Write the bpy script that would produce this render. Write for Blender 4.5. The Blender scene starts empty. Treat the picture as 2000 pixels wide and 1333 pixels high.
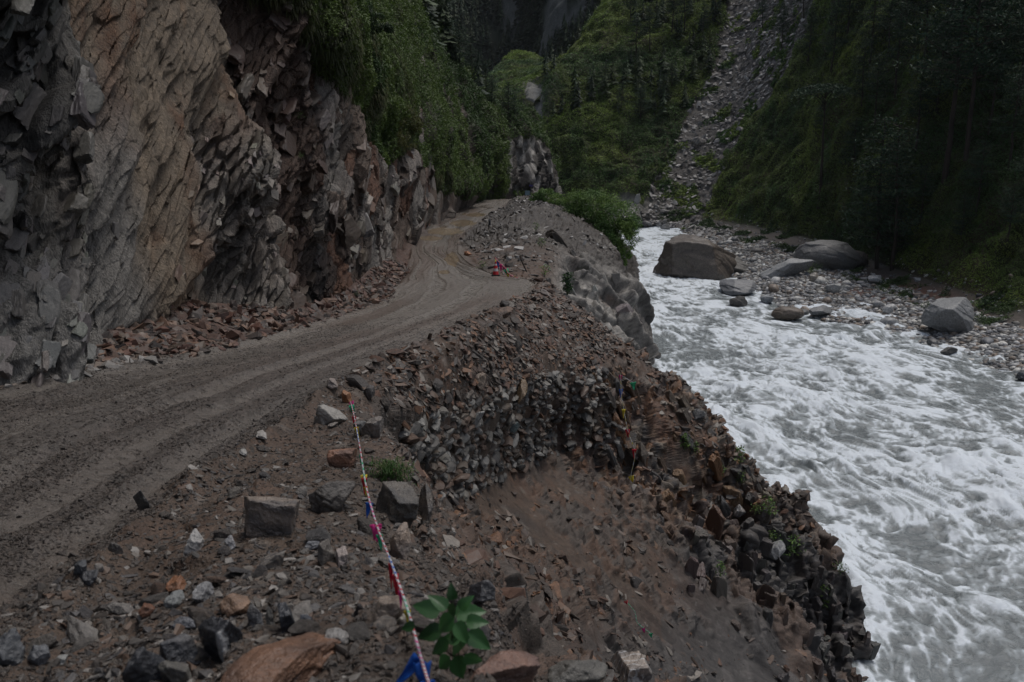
import bpy, bmesh, math, random
import numpy as np
from mathutils import Vector, Matrix
R_ = math.radians
rng = np.random.default_rng(7)
random.seed(7)
S = bpy.context.scene
COL = bpy.context.collection

# ------------------------------------------------------------------ camera, world, sun, exposure
F = 1667.0
TH = math.atan(396 / F)
cd = bpy.data.cameras.new('camera')
cam = bpy.data.objects.new('camera', cd)
COL.objects.link(cam)
cd.sensor_width = 36
cd.lens = F / 2000 * 36
cd.clip_start = .1
cd.clip_end = 5000
cam.location = (0, 0, 0)
cam.rotation_euler = (math.pi / 2 - TH, 0, 0)
cd.dof.use_dof = True
cd.dof.focus_distance = 20
cd.dof.aperture_fstop = 3.2
S.camera = cam

SUN_EL, SUN_AZ = R_(69), R_(50)
w = bpy.data.worlds.new("World")
S.world = w
w.use_nodes = True
nt = w.node_tree
sky = nt.nodes.new('ShaderNodeTexSky')
sky.sky_type = 'NISHITA'
sky.sun_disc = False
sky.sun_elevation = SUN_EL
sky.sun_rotation = SUN_AZ
sky.air_density = 1.0
sky.dust_density = 4.0
sky.ozone_density = 1.0
bg = nt.nodes['Background']
bg.inputs['Strength'].default_value = .085
hs = nt.nodes.new('ShaderNodeHueSaturation')
hs.inputs['Saturation'].default_value = .68          # cloud cover takes the blue out of the sky
nt.links.new(sky.outputs[0], hs.inputs['Color'])
nt.links.new(hs.outputs[0], bg.inputs[0])
sd = bpy.data.lights.new('sun', 'SUN')
sd.energy = 1.35
sd.angle = R_(22)
sd.color = (1, .975, .94)
sun = bpy.data.objects.new('sun', sd)
COL.objects.link(sun)
sdir = Vector((math.sin(SUN_AZ) * math.cos(SUN_EL), math.cos(SUN_AZ) * math.cos(SUN_EL), math.sin(SUN_EL)))
sun.rotation_euler = sdir.to_track_quat('Z', 'Y').to_euler()
S.view_settings.view_transform = 'Standard'
S.view_settings.look = 'None'
S.view_settings.exposure = .06
S.view_settings.gamma = 1
S.cycles.max_bounces = 4
S.cycles.diffuse_bounces = 3
S.cycles.use_denoising = True

# ------------------------------------------------------------------ maths helpers
CT, ST = math.cos(TH), math.sin(TH)


def P(u, v, D):
    a = (u - 1000) / F
    b = (666.5 - v) / F
    d = np.array([a, CT + b * ST, -ST + b * CT])
    return d * (D / d[1])


def W(x, y, z):
    return np.array([x, y, z], float)


def proj(p):
    p = np.asarray(p, float)
    fw = p[..., 1] * CT - p[..., 2] * ST
    up = p[..., 1] * ST + p[..., 2] * CT
    fw = np.where(fw < .05, .05, fw)
    return 1000 + F * p[..., 0] / fw, 666.5 - F * up / fw, fw


def hsh(ix, iy, iz, seed):
    h = (ix.astype(np.uint32) * np.uint32(374761393) + iy.astype(np.uint32) * np.uint32(668265263)
         + iz.astype(np.uint32) * np.uint32(2147483647) + np.uint32((seed * 974634777) & 0xffffffff))
    h = (h ^ (h >> np.uint32(13))) * np.uint32(1274126177)
    h ^= h >> np.uint32(16)
    h = h * np.uint32(2246822519)
    h ^= h >> np.uint32(13)
    return h.astype(np.float32) * np.float32(1 / 4294967296.0)


def vn(q, seed=0):
    """value noise, -1..1"""
    q = q.astype(np.float32)
    i = np.floor(q)
    f = q - i
    f = f * f * (3 - 2 * f)
    i = i.astype(np.int64)
    x, y, z = i[..., 0], i[..., 1], i[..., 2]
    fx, fy, fz = f[..., 0], f[..., 1], f[..., 2]
    r = 0
    for dx in (0, 1):
        wx = fx if dx else 1 - fx
        for dy in (0, 1):
            wy = fy if dy else 1 - fy
            for dz in (0, 1):
                r = r + hsh(x + dx, y + dy, z + dz, seed) * wx * wy * (fz if dz else 1 - fz)
    return r * 2 - 1


RM = np.array([[.8, .6, 0], [-.48, .64, .6], [.36, -.48, .8]], np.float32)


def fbm(p, scale, octv=4, seed=0, gain=.5, ridged=False):
    q = np.asarray(p, np.float32) / scale
    a, r, n = 1.0, 0, 0
    for k in range(octv):
        v = vn(q, seed + k * 17)
        if ridged:
            v = 1 - 2 * np.abs(v)
        r = r + a * v
        n += a
        a *= gain
        q = q @ RM * 2.03 + 11.3
    return r / n


def voro(q, seed=0, two=False):
    """nearest cell: returns F1, F2, three random numbers, offset to the cell centre (and the same two of the second cell)"""
    shp = q.shape[:-1]
    q = q.reshape(-1, 3).astype(np.float32)
    N = len(q)
    F1 = np.full(N, 9, np.float32)
    F2 = np.full(N, 9, np.float32)
    cid = np.zeros((N, 3), np.int32)
    off = np.zeros((N, 3), np.float32)
    cid2, off2 = cid.copy(), off.copy()
    b = np.floor(q).astype(np.int32)
    near = (q - b > .5).astype(np.int32)
    for dx in (-1, 0):
        for dy in (-1, 0):
            for dz in (-1, 0):
                c = b + near + np.array([dx, dy, dz], np.int32)
                j = np.stack([hsh(c[:, 0], c[:, 1], c[:, 2], seed + s) for s in (1, 2, 3)], 1) * .8 + .1
                o = q - (c + j)
                d = np.sqrt((o * o).sum(1))
                m = d < F1
                m2 = ~m & (d < F2)
                if two:
                    cid2[m], off2[m] = cid[m], off[m]
                    cid2[m2], off2[m2] = c[m2], o[m2]
                F2 = np.where(m, F1, np.where(m2, d, F2))
                F1 = np.where(m, d, F1)
                cid[m] = c[m]
                off[m] = o[m]

    def rnd_(k):
        return np.stack([hsh(k[:, 0], k[:, 1], k[:, 2], seed + s) for s in (11, 12, 13)], 1).reshape(shp + (3,))
    r = (F1.reshape(shp), F2.reshape(shp), rnd_(cid), off.reshape(shp + (3,)))
    return r + ((rnd_(cid2), off2.reshape(shp + (3,))) if two else ())


def basis(d, stretch=(1, 1, 1)):
    """matrix whose first axis runs along d; coordinates divided by stretch"""
    a = np.array(d, float)
    a /= np.linalg.norm(a)
    h = np.array([0, 0, 1.]) if abs(a[2]) < .9 else np.array([1., 0, 0])
    b = np.cross(a, h)
    b /= np.linalg.norm(b)
    c = np.cross(a, b)
    return (np.stack([a / stretch[0], b / stretch[1], c / stretch[2]], 1)).astype(np.float32)


def facets(p, scale, M, seed, crack=.25, tilt=1.0, saw=0., warp=.18, soft=.09):
    """blocky broken rock: stepped, tilted facets parted by cracks (about -1..1); the steps are as steep as the mesh can carry"""
    q = (np.asarray(p, np.float32) @ M) / scale
    q = q + warp * np.stack([vn(q * 1.7, seed + 5), vn(q * 1.7 + 9, seed + 6), vn(q * 1.7 + 21, seed + 7)], -1)
    f1, f2, rs, off, rs2, off2 = voro(q, seed, True)

    def one_(r, o):
        return (r[..., 0] - .5) + tilt * ((r - .5) * o).sum(-1) * 1.6 + saw * o[..., 2] * (.4 + r[..., 2])
    e = f2 - f1
    k = .5 * np.clip(1 - e / soft, 0, 1)
    d = one_(rs, off) * (1 - k) + one_(rs2, off2) * k
    return d - crack * np.clip(1 - e / .12, 0, 1), rs[..., 1], e


def carried(G, scale):
    """1 where the mesh is fine enough for detail of this size, 0 where it is stretched too far"""
    a = np.zeros(G.shape[:2])
    e0 = np.linalg.norm(np.diff(G, axis=0), axis=-1)
    e1 = np.linalg.norm(np.diff(G, axis=1), axis=-1)
    a[:-1] = e0
    a[1:] = np.maximum(a[1:], e0)
    a[:, :-1] = np.maximum(a[:, :-1], e1)
    a[:, 1:] = np.maximum(a[:, 1:], e1)
    return blur(np.clip(1.8 - 4.5 * a / scale, 0, 1), 2)


def blur(a, k=1):
    """soften steps that the mesh is too coarse to carry"""
    for _ in range(k):
        for ax in (0, 1):
            q = np.concatenate([np.take(a, [0], ax), a, np.take(a, [-1], ax)], ax)
            n_ = a.shape[ax]
            a = .25 * np.take(q, range(0, n_), ax) + .5 * a + .25 * np.take(q, range(2, n_ + 2), ax)
    return a


def sstep(x, a, b):
    t = np.clip((x - a) / (b - a), 0, 1)
    return t * t * (3 - 2 * t)


def pchip(y, xs):
    """monotone cubic along axis 0 at integer knots"""
    y = np.asarray(y, float)
    d = np.diff(y, axis=0)
    m = np.zeros_like(y)
    p = d[:-1] * d[1:]
    with np.errstate(divide='ignore', invalid='ignore'):
        hm = np.where(p > 0, 2 * p / (d[:-1] + d[1:]), 0)
    m[1:-1] = hm * .55 + .45 * .5 * (d[:-1] + d[1:])
    m[0], m[-1] = d[0], d[-1]
    i = np.clip(np.floor(xs).astype(int), 0, len(y) - 2)
    t = (xs - i).reshape((-1,) + (1,) * (y.ndim - 1))
    t2, t3 = t * t, t * t * t
    return (2 * t3 - 3 * t2 + 1) * y[i] + (t3 - 2 * t2 + t) * m[i] + (-2 * t3 + 3 * t2) * y[i + 1] + (t3 - t2) * m[i + 1]


def params(counts):
    out = []
    for k, c in enumerate(counts):
        out.append(k + np.arange(c) / c)
    out.append([len(counts)])
    return np.concatenate(out)


def loft(ctrl, rc, cc):
    ctrl = np.array(ctrl)
    rv, cu = params(rc), params(cc)
    g = pchip(ctrl, rv)
    g = np.swapaxes(pchip(np.swapaxes(g, 0, 1), cu), 0, 1)
    return g, rv, cu


def gnormals(g):
    a = np.gradient(g, axis=0)
    b = np.gradient(g, axis=1)
    n = np.cross(b, a)
    n /= np.linalg.norm(n, axis=-1, keepdims=True) + 1e-9
    return n


# ------------------------------------------------------------------ mesh helpers
def mesh_np(name, verts, faces, cols=None, smooth=False, fl=None):
    """faces: (n,k) array, all with k corners"""
    verts = np.asarray(verts, np.float32).reshape(-1, 3)
    faces = np.asarray(faces, np.int32)
    k = faces.shape[1]
    me = bpy.data.meshes.new(name)
    me.vertices.add(len(verts))
    me.vertices.foreach_set('co', verts.ravel())
    me.loops.add(faces.size)
    me.loops.foreach_set('vertex_index', faces.ravel())
    me.polygons.add(len(faces))
    me.polygons.foreach_set('loop_start', np.arange(0, faces.size, k, dtype=np.int32))
    me.polygons.foreach_set('loop_total', np.full(len(faces), k, np.int32))
    me.polygons.foreach_set('use_smooth', np.full(len(faces), smooth, bool))
    me.update(calc_edges=True)
    if cols is not None:
        c = np.asarray(cols, np.float32).reshape(-1, cols.shape[-1])
        if c.shape[1] == 3:
            c = np.concatenate([c, np.ones((len(c), 1), np.float32)], 1)
        at = me.color_attributes.new('Col', 'FLOAT_COLOR', 'POINT')
        at.data.foreach_set('color', c.ravel())
    return me


def link(name, me, mat=None, parent=None, loc=None):
    o = bpy.data.objects.new(name, me)
    COL.objects.link(o)
    if mat is not None and me is not None and not me.materials:
        me.materials.append(mat)
    if parent is not None:
        o.parent = parent
    if loc is not None:
        o.location = loc
    return o


def tag(o, label=None, cat=None, group=None, kind=None):
    for k, v in (('label', label), ('category', cat), ('group', group), ('kind', kind)):
        if v:
            o[k] = v
    return o


def grid_obj(name, g, cols, mat, j0=0, j1=None, smooth=True, i0=0, i1=None):
    g = g[i0:i1, j0:j1]
    cols = cols[i0:i1, j0:j1]
    n, m = g.shape[:2]
    idx = np.arange(n * m).reshape(n, m)
    f = np.stack([idx[:-1, :-1], idx[:-1, 1:], idx[1:, 1:], idx[1:, :-1]], -1).reshape(-1, 4)
    return link(name, mesh_np(name, g, f, cols, smooth), mat)


def rotz(a):
    c, s = np.cos(a), np.sin(a)
    z = np.zeros_like(c)
    o = np.ones_like(c)
    return np.stack([np.stack([c, -s, z], -1), np.stack([s, c, z], -1), np.stack([z, z, o], -1)], -2)


def rotax(ax, a):
    """rotation matrices about unit axes (n,3) by angles (n)"""
    x, y, z = ax[:, 0], ax[:, 1], ax[:, 2]
    c, s = np.cos(a), np.sin(a)
    C = 1 - c
    return np.stack([np.stack([c + x * x * C, x * y * C - z * s, x * z * C + y * s], -1),
                     np.stack([y * x * C + z * s, c + y * y * C, y * z * C - x * s], -1),
                     np.stack([z * x * C - y * s, z * y * C + x * s, c + z * z * C], -1)], -2)


def orient(nrm, tilt, n, yaw=None):
    """frames with z along nrm, random yaw, tilted a bit"""
    yaw = rng.uniform(0, 6.283, n) if yaw is None else yaw
    z = nrm / np.linalg.norm(nrm, axis=1, keepdims=True)
    h = np.tile([[1., 0, 0]], (n, 1))
    x = np.cross(h, z)
    x /= np.linalg.norm(x, axis=1, keepdims=True)
    y = np.cross(z, x)
    M = np.stack([x, y, z], -1) @ rotz(yaw)
    ax = rng.normal(size=(n, 3))
    ax /= np.linalg.norm(ax, axis=1, keepdims=True)
    return rotax(ax, rng.normal(0, tilt, n)) @ M


def merge(protos, pick, pos, rot, scl, cols):
    """stack transformed copies of low-poly prototypes into arrays"""
    V, Fc, C, base = [], [], [], 0
    for k, (pv, pf) in enumerate(protos):
        m = np.where(pick == k)[0]
        if not len(m):
            continue
        v = pv[None] * scl[m][:, None, :]
        v = np.einsum('nij,nkj->nki', rot[m], v) + pos[m][:, None, :]
        f = pf[None] + (np.arange(len(m)) * len(pv))[:, None, None] + base
        V.append(v.reshape(-1, 3))
        Fc.append(f.reshape(-1, pf.shape[1]))
        C.append(np.repeat(cols[m], len(pv), 0))
        base += len(m) * len(pv)
    return np.concatenate(V), np.concatenate(Fc), np.concatenate(C)


def hull_proto(seed, n=11, dims=(1, .8, .45)):
    r = np.random.default_rng(seed)
    bm = bmesh.new()
    p = r.uniform(-1, 1, (n, 3))
    p /= np.maximum(np.abs(p).max(1, keepdims=True), .01) ** .8
    for q in p * np.array(dims) * .5:
        bm.verts.new(q)
    res = bmesh.ops.convex_hull(bm, input=bm.verts)
    bmesh.ops.delete(bm, geom=[v for v in bm.verts if not v.link_faces], context='VERTS')
    bmesh.ops.triangulate(bm, faces=bm.faces)
    bmesh.ops.recalc_face_normals(bm, faces=bm.faces)
    bm.verts.index_update()
    v = np.array([x.co[:] for x in bm.verts])
    f = np.array([[x.index for x in q.verts] for q in bm.faces])
    bm.free()
    return v, f


_ico = {}


def ico(level):
    if level not in _ico:
        bm = bmesh.new()
        bmesh.ops.create_icosphere(bm, subdivisions=level, radius=1)
        bm.verts.index_update()
        _ico[level] = (np.array([v.co[:] for v in bm.verts]), np.array([[v.index for v in f.verts] for f in bm.faces]))
        bm.free()
    return _ico[level]


def cut_rock(seed, dims, level=4, planes=11, rough=.05, strata=0., rnd=0., jit=.38):
    """an angular rock: a sphere pressed onto random cutting planes, then weathered"""
    v, f = ico(level)
    r = np.random.default_rng(seed)
    n = r.normal(size=(planes, 3))
    n = np.concatenate([n, [[0, 0, 1], [0, 0, -1], [1, 0, 0], [-1, 0, 0], [0, 1, 0], [0, -1, 0]] + r.normal(0, jit, (6, 3))])
    n /= np.linalg.norm(n, axis=1, keepdims=True)
    d = r.uniform(.55, 1.0, len(n))
    wv = v + .10 * np.stack([fbm(v + seed, .9, 3, seed + 61), fbm(v + seed, .9, 3, seed + 62), fbm(v + seed, .9, 3, seed + 63)], -1) * (level > 2)
    c = wv @ n.T
    rad = np.min(np.where(c > .05, d / np.maximum(c, .05), 9), 1)
    rad = np.minimum(rad, 1.35)
    if rnd:
        rad = rad * (1 - rnd) + rnd * .95
    p = v * rad[:, None]
    p = p + v * (rough * fbm(p + seed * 3.1, .55, 4, seed))[:, None]
    if level > 3:
        fq = facets(p + seed * 1.7, .5, basis((.5, .3, .6), (1.8, 1, .7)), seed + 70, .25, 1.1, .5)[0]
        p = p + v * (.055 * fq * (1 - .7 * rnd))[:, None]
    if strata:
        ax = r.normal(size=3)
        ax[2] += 1.5
        ax /= np.linalg.norm(ax)
        s = p @ ax + .15 * fbm(p, 1, 2, seed + 3)
        p = p + v * (strata * vn(np.stack([s * 9, s * 0, s * 0], -1), seed))[:, None] * (1 - np.abs(v @ ax))[:, None]
    return p * np.array(dims) * .5, f


# ------------------------------------------------------------------ materials
def mat_new(name, rough=.7, spec=.5):
    m = bpy.data.materials.new(name)
    m.use_nodes = True
    b = m.node_tree.nodes['Principled BSDF']
    b.inputs['Roughness'].default_value = rough
    b.inputs['Specular IOR Level'].default_value = spec
    return m, m.node_tree, b


def nd(t, kind, **k):
    n = t.nodes.new(kind)
    for a, v in k.items():
        if a.startswith('i_'):
            n.inputs[a[2:].replace('_', ' ')].default_value = v
        else:
            setattr(n, a, v)
    return n


def mat_earth(name, rough=.65, bump=.5, fine=8., grain=60., var=.45, stretch=None, bdist=.03, rvar=.25, spec=.4, veins=0.):
    """vertex-colour albedo broken up by noise at three scales, with bump and uneven wetness"""
    m, t, b = mat_new(name, rough, spec)
    L = t.links.new
    att = nd(t, 'ShaderNodeAttribute', attribute_name='Col')
    geo = nd(t, 'ShaderNodeNewGeometry')
    vec = geo.outputs['Position']
    if stretch:
        mp = nd(t, 'ShaderNodeMapping')
        mp.inputs['Rotation'].default_value = stretch[0]
        mp.inputs['Scale'].default_value = stretch[1]
        L(vec, mp.inputs['Vector'])
        vec = mp.outputs[0]
    n1 = nd(t, 'ShaderNodeTexNoise', i_Scale=fine, i_Detail=6., i_Roughness=.65)
    n2 = nd(t, 'ShaderNodeTexNoise', i_Scale=grain, i_Detail=3., i_Roughness=.7)
    L(vec, n1.inputs['Vector'])
    L(vec, n2.inputs['Vector'])
    mx = nd(t, 'ShaderNodeMath', operation='MULTIPLY')
    L(n1.outputs[0], mx.inputs[0])
    L(n2.outputs[0], mx.inputs[1])
    mr = nd(t, 'ShaderNodeMapRange')
    mr.inputs['From Min'].default_value = .12
    mr.inputs['From Max'].default_value = .42
    mr.inputs['To Min'].default_value = 1 - var
    mr.inputs['To Max'].default_value = 1 + var
    mr.clamp = False
    L(mx.outputs[0], mr.inputs[0])
    mul = nd(t, 'ShaderNodeVectorMath', operation='SCALE')
    L(att.outputs['Color'], mul.inputs[0])
    L(mr.outputs[0], mul.inputs['Scale'])
    colout = mul.outputs[0]
    if veins:
        n3 = nd(t, 'ShaderNodeTexNoise', i_Scale=fine * .6, i_Detail=5., i_Roughness=.6, i_Distortion=.6)
        L(vec, n3.inputs['Vector'])
        v1 = nd(t, 'ShaderNodeMapRange')
        v1.inputs['From Min'].default_value = .62
        v1.inputs['From Max'].default_value = .74
        v1.inputs['To Max'].default_value = veins
        L(n3.outputs[0], v1.inputs[0])
        mc = nd(t, 'ShaderNodeMix', data_type='RGBA')
        L(v1.outputs[0], mc.inputs[0])
        L(colout, mc.inputs[6])
        mc.inputs[7].default_value = (.42, .4, .37, 1)
        colout = mc.outputs[2]
    L(colout, b.inputs['Base Color'])
    rr = nd(t, 'ShaderNodeMapRange')
    rr.inputs['From Min'].default_value = .3
    rr.inputs['From Max'].default_value = .7
    rr.inputs['To Min'].default_value = rough - rvar
    rr.inputs['To Max'].default_value = rough + rvar * .8
    L(n1.outputs[0], rr.inputs[0])
    # the alpha of the attribute says how wet the spot is
    wet = nd(t, 'ShaderNodeMath', operation='MULTIPLY')
    L(rr.outputs[0], wet.inputs[0])
    L(att.outputs['Alpha'], wet.inputs[1])
    L(wet.outputs[0], b.inputs['Roughness'])
    bp = nd(t, 'ShaderNodeBump', i_Strength=bump, i_Distance=bdist)
    ad = nd(t, 'ShaderNodeMath', operation='MULTIPLY_ADD')
    L(n2.outputs[0], ad.inputs[0])
    ad.inputs[1].default_value = .35
    L(n1.outputs[0], ad.inputs[2])
    L(ad.outputs[0], bp.inputs['Height'])
    L(bp.outputs[0], b.inputs['Normal'])
    return m


def mat_rock(name, fine=7., bands=0., vein=.0, rough=.55, bump=.6, grain=40.):
    """loose rock: colour from the object, banded and speckled in the rock's own space"""
    m, t, b = mat_new(name, rough * .85, .55)
    L = t.links.new
    oi = nd(t, 'ShaderNodeObjectInfo')
    tc = nd(t, 'ShaderNodeTexCoord')
    n1 = nd(t, 'ShaderNodeTexNoise', i_Scale=fine, i_Detail=7., i_Roughness=.65)
    L(tc.outputs['Object'], n1.inputs['Vector'])
    n2 = nd(t, 'ShaderNodeTexNoise', i_Scale=grain, i_Detail=3.)
    L(tc.outputs['Object'], n2.inputs['Vector'])
    sc = nd(t, 'ShaderNodeMapRange')
    sc.inputs['From Min'].default_value = .3
    sc.inputs['From Max'].default_value = .7
    sc.inputs['To Min'].default_value = .5
    sc.inputs['To Max'].default_value = 1.45
    L(n1.outputs[0], sc.inputs[0])
    mul = nd(t, 'ShaderNodeVectorMath', operation='SCALE')
    L(oi.outputs['Color'], mul.inputs[0])
    L(sc.outputs[0], mul.inputs['Scale'])
    col = mul.outputs[0]
    h = n1.outputs[0]
    if bands:
        wv = nd(t, 'ShaderNodeTexWave', wave_type='BANDS', bands_direction='Z', i_Scale=bands, i_Distortion=5., i_Detail=4., i_Detail_Scale=1.2)
        mp = nd(t, 'ShaderNodeMapping')
        mp.inputs['Rotation'].default_value = (.5, .3, 0)
        L(tc.outputs['Object'], mp.inputs[0])
        L(mp.outputs[0], wv.inputs[0])
        mc = nd(t, 'ShaderNodeMix', data_type='RGBA', blend_type='MULTIPLY')
        mc.inputs[0].default_value = .6
        L(col, mc.inputs[6])
        cr = nd(t, 'ShaderNodeValToRGB')
        cr.color_ramp.elements[0].color = (.45, .45, .5, 1)
        cr.color_ramp.elements[1].color = (1.4, 1.25, 1.1, 1)
        L(wv.outputs['Fac'], cr.inputs[0])
        L(cr.outputs[0], mc.inputs[7])
        col = mc.outputs[2]
    if vein:
        n3 = nd(t, 'ShaderNodeTexWave', wave_type='BANDS', bands_direction='X', i_Scale=1.7, i_Distortion=7., i_Detail=4.)
        L(tc.outputs['Object'], n3.inputs['Vector'])
        v1 = nd(t, 'ShaderNodeMapRange')
        v1.inputs['From Min'].default_value = .9
        v1.inputs['From Max'].default_value = .99
        v1.inputs['To Max'].default_value = vein
        L(n3.outputs['Fac'], v1.inputs[0])
        mc = nd(t, 'ShaderNodeMix', data_type='RGBA')
        L(v1.outputs[0], mc.inputs[0])
        L(col, mc.inputs[6])
        mc.inputs[7].default_value = (.5, .5, .5, 1)
        col = mc.outputs[2]
    L(col, b.inputs['Base Color'])
    ad = nd(t, 'ShaderNodeMath', operation='MULTIPLY_ADD')
    L(n2.outputs[0], ad.inputs[0])
    ad.inputs[1].default_value = .3
    L(h, ad.inputs[2])
    bp = nd(t, 'ShaderNodeBump', i_Strength=bump, i_Distance=.08)
    L(ad.outputs[0], bp.inputs['Height'])
    L(bp.outputs[0], b.inputs['Normal'])
    return m


def mat_leaf(name, rough=.55, trans=.25):
    m, t, b = mat_new(name, rough, .3)
    att = nd(t, 'ShaderNodeAttribute', attribute_name='Col')
    t.links.new(att.outputs['Color'], b.inputs['Base Color'])
    if trans:
        tr = nd(t, 'ShaderNodeBsdfTranslucent')
        t.links.new(att.outputs['Color'], tr.inputs[0])
        mx = nd(t, 'ShaderNodeMixShader')
        mx.inputs[0].default_value = trans
        t.links.new(b.outputs[0], mx.inputs[1])
        t.links.new(tr.outputs[0], mx.inputs[2])
        t.links.new(mx.outputs[0], t.nodes['Material Output'].inputs[0])
    return m


def mat_plain(name, col, rough=.6, var=.2, scale=12., bump=.1, trans=0):
    m, t, b = mat_new(name, rough)
    tc = nd(t, 'ShaderNodeTexCoord')
    n1 = nd(t, 'ShaderNodeTexNoise', i_Scale=scale, i_Detail=5.)
    t.links.new(tc.outputs['Object'], n1.inputs['Vector'])
    cr = nd(t, 'ShaderNodeValToRGB')
    c = np.array(col)
    cr.color_ramp.elements[0].position = .3
    cr.color_ramp.elements[1].position = .7
    cr.color_ramp.elements[0].color = (*(c * (1 - var)), 1)
    cr.color_ramp.elements[1].color = (*np.minimum(c * (1 + var), 1), 1)
    t.links.new(n1.outputs[0], cr.inputs[0])
    t.links.new(cr.outputs[0], b.inputs['Base Color'])
    bp = nd(t, 'ShaderNodeBump', i_Strength=bump, i_Distance=.02)
    t.links.new(n1.outputs[0], bp.inputs['Height'])
    t.links.new(bp.outputs[0], b.inputs['Normal'])
    return m


M_road = mat_earth('wet_mud', .58, 1.0, 7., 48., .42, None, .05, .3, .5)
M_slope = mat_earth('earth_and_shale', .68, .8, 6., 48., .5, None, .04, .2, .35, .25)
M_cliff = mat_earth('cliff_rock', .72, 1.0, 4.5, 30., .55, ((.75, .0, .0), (1., 1., .35)), .12, .2, .3)
M_hill = mat_earth('hill_earth', .85, .6, 1.2, 9., .4, None, .2, .1, .15)
M_leaf = mat_leaf('leaf')
M_needle = mat_leaf('needle', .7, .1)
M_stuffrock = mat_earth('broken_stone', .6, .5, 9., 60., .35, None, .02, .2, .45)
M_rock = mat_rock('rock_plain')
M_rockband = mat_rock('rock_banded', 5., 2.2)
M_rockvein = mat_rock('rock_veined', 6., 1.2, .8, .38)
M_bark = mat_plain('bark', (.035, .026, .02), .9, .5, 6., .6)

# ------------------------------------------------------------------ the shelf: talus, road, shoulder, gully, ribs down to the river
# columns: cliff foot, road left, road right, shoulder crest, break top, break foot, mid slope, low slope, under water
shelf = [
    [W(-10.5, -5, -1.2), W(-8.3, -5, -1.7), W(-3.0, -5, -1.9), W(-1.5, -5, -1.3), W(.4, -5, -1.4), W(2, -5, -5), W(6, -5, -10), W(11, -6, -16), W(14, -7, -21)],
    [W(-10.3, 1, -1.9), W(-8.1, 1, -2.2), W(-2.4, 1.5, -2.3), W(-1.2, 1.3, -1.75), W(.15, 1.2, -1.85), W(1.4, 1.2, -5.2), W(4.8, 1, -10), W(9, -1, -16), W(13, -3, -21)],
    [W(-10.2, 4, -2.3), W(-8.0, 4, -2.6), P(0, 1240, 4.0), P(400, 1250, 3.5), P(960, 1290, 3.1), W(1.3, 3.4, -5), W(4.5, 3.2, -10.2), W(9, 1, -16.3), W(13, -1, -21)],
    [W(-9.9, 7, -2.5), W(-7.8, 7, -2.9), P(200, 1070, 5.5), P(480, 1000, 5.7), P(820, 1090, 5.3), W(.9, 6.4, -5.2), W(4, 6.2, -10.5), W(8, 5, -16.3), W(12.5, 3, -21)],
    [W(-9.6, 9.5, -2.8), W(-7.6, 9.5, -3.15), P(450, 870, 8.4), P(610, 880, 8.2), P(775, 880, 8.6), P(850, 1060, 9.3), P(1000, 1333, 10.5), W(5, 9, -13), W(12, 7, -21)],
    [W(-9.3, 12, -2.9), P(0, 760, 12), P(625, 765, 12.2), P(670, 775, 12), P(735, 800, 12.4), P(805, 950, 13.0), P(1040, 1200, 14), P(1300, 1450, 15.5), W(12.5, 11, -21)],
    [W(-9.0, 17, -3.1), P(360, 690, 16.6), P(860, 655, 19), P(895, 690, 18.4), P(900, 795, 18), P(905, 965, 18.3), P(1130, 1130, 20), P(1380, 1333, 21.5), W(13, 19, -21)],
    [P(590, 600, 24.5), P(640, 622, 24.2), P(970, 600, 26), P(1010, 620, 25.8), P(1055, 735, 25), P(1055, 895, 25.2), P(1240, 1010, 26), P(1540, 1240, 26), W(15, 25.5, -21)],
    [P(690, 555, 31), P(740, 585, 31), P(1040, 562, 33), P(1100, 590, 32), P(1175, 715, 30), P(1220, 850, 29.3), P(1370, 985, 29.3), P(1580, 1180, 28.5), P(1705, 1360, 27.4)],
    [P(715, 535, 35), P(765, 560, 35), P(1045, 550, 36), P(1112, 592, 34.5), P(1200, 662, 33.5), P(1370, 800, 32.5), P(1480, 920, 31.5), P(1650, 1110, 30), P(1718, 1340, 28.4)],
    [P(755, 500, 42), P(795, 520, 42), P(960, 535, 41), P(1040, 540, 40), P(1118, 598, 40), P(1212, 690, 40), W(8, 39, -14), W(11, 38, -18), W(14, 36, -21)],
    [P(785, 465, 50), P(806, 480, 51), P(905, 490, 50), P(1045, 488, 48), P(1125, 520, 49), P(1245, 592, 50), P(1262, 690, 50), W(8.2, 51, -17), W(8.6, 51, -21)],
    [P(800, 445, 60), P(822, 455, 61), P(905, 458, 62), P(1000, 440, 60), P(1130, 468, 60), P(1212, 530, 61), W(8.4, 61, -13), W(8.8, 61, -17), W(9.2, 61, -21)],
    [P(845, 425, 78), P(858, 433, 78), P(955, 422, 80), P(1050, 402, 77), P(1120, 424, 75), P(1195, 480, 73), W(10.0, 74, -13), W(10.6, 74, -17), W(11.2, 74, -21)],
    [P(898, 402, 105), P(908, 407, 105), P(988, 401, 105), P(1018, 395, 104), P(1130, 402, 98), P(1190, 420, 92), W(11.8, 92, -13), W(12.4, 92, -17), W(13, 92, -21)],
    [P(920, 388, 128), P(932, 391, 128), P(1003, 389, 128), P(1040, 384, 127), W(9, 127, -9.5), W(14, 126, -13), W(17, 126, -16), W(19, 126, -19), W(21, 126, -21.5)],
    [W(-7, 160, -11), W(-5, 160, -11.5), W(2, 158, -11.5), W(6, 156, -11.5), W(9, 155, -12.5), W(14, 154, -15), W(18, 153, -17), W(21, 152, -19), W(24, 151, -22)],
]
rc = [30, 70, 110, 90, 80, 80, 85, 80, 50, 110, 130, 90, 60, 50, 40, 20]
cc = [50, 210, 90, 90, 110, 150, 130, 60]
SG, srv, scu = loft(shelf, rc, cc)
SN = gnormals(SG)
n, m = SG.shape[:2]
RV = np.repeat(srv[:, None], m, 1)
CU = np.repeat(scu[None], n, 0)
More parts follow.
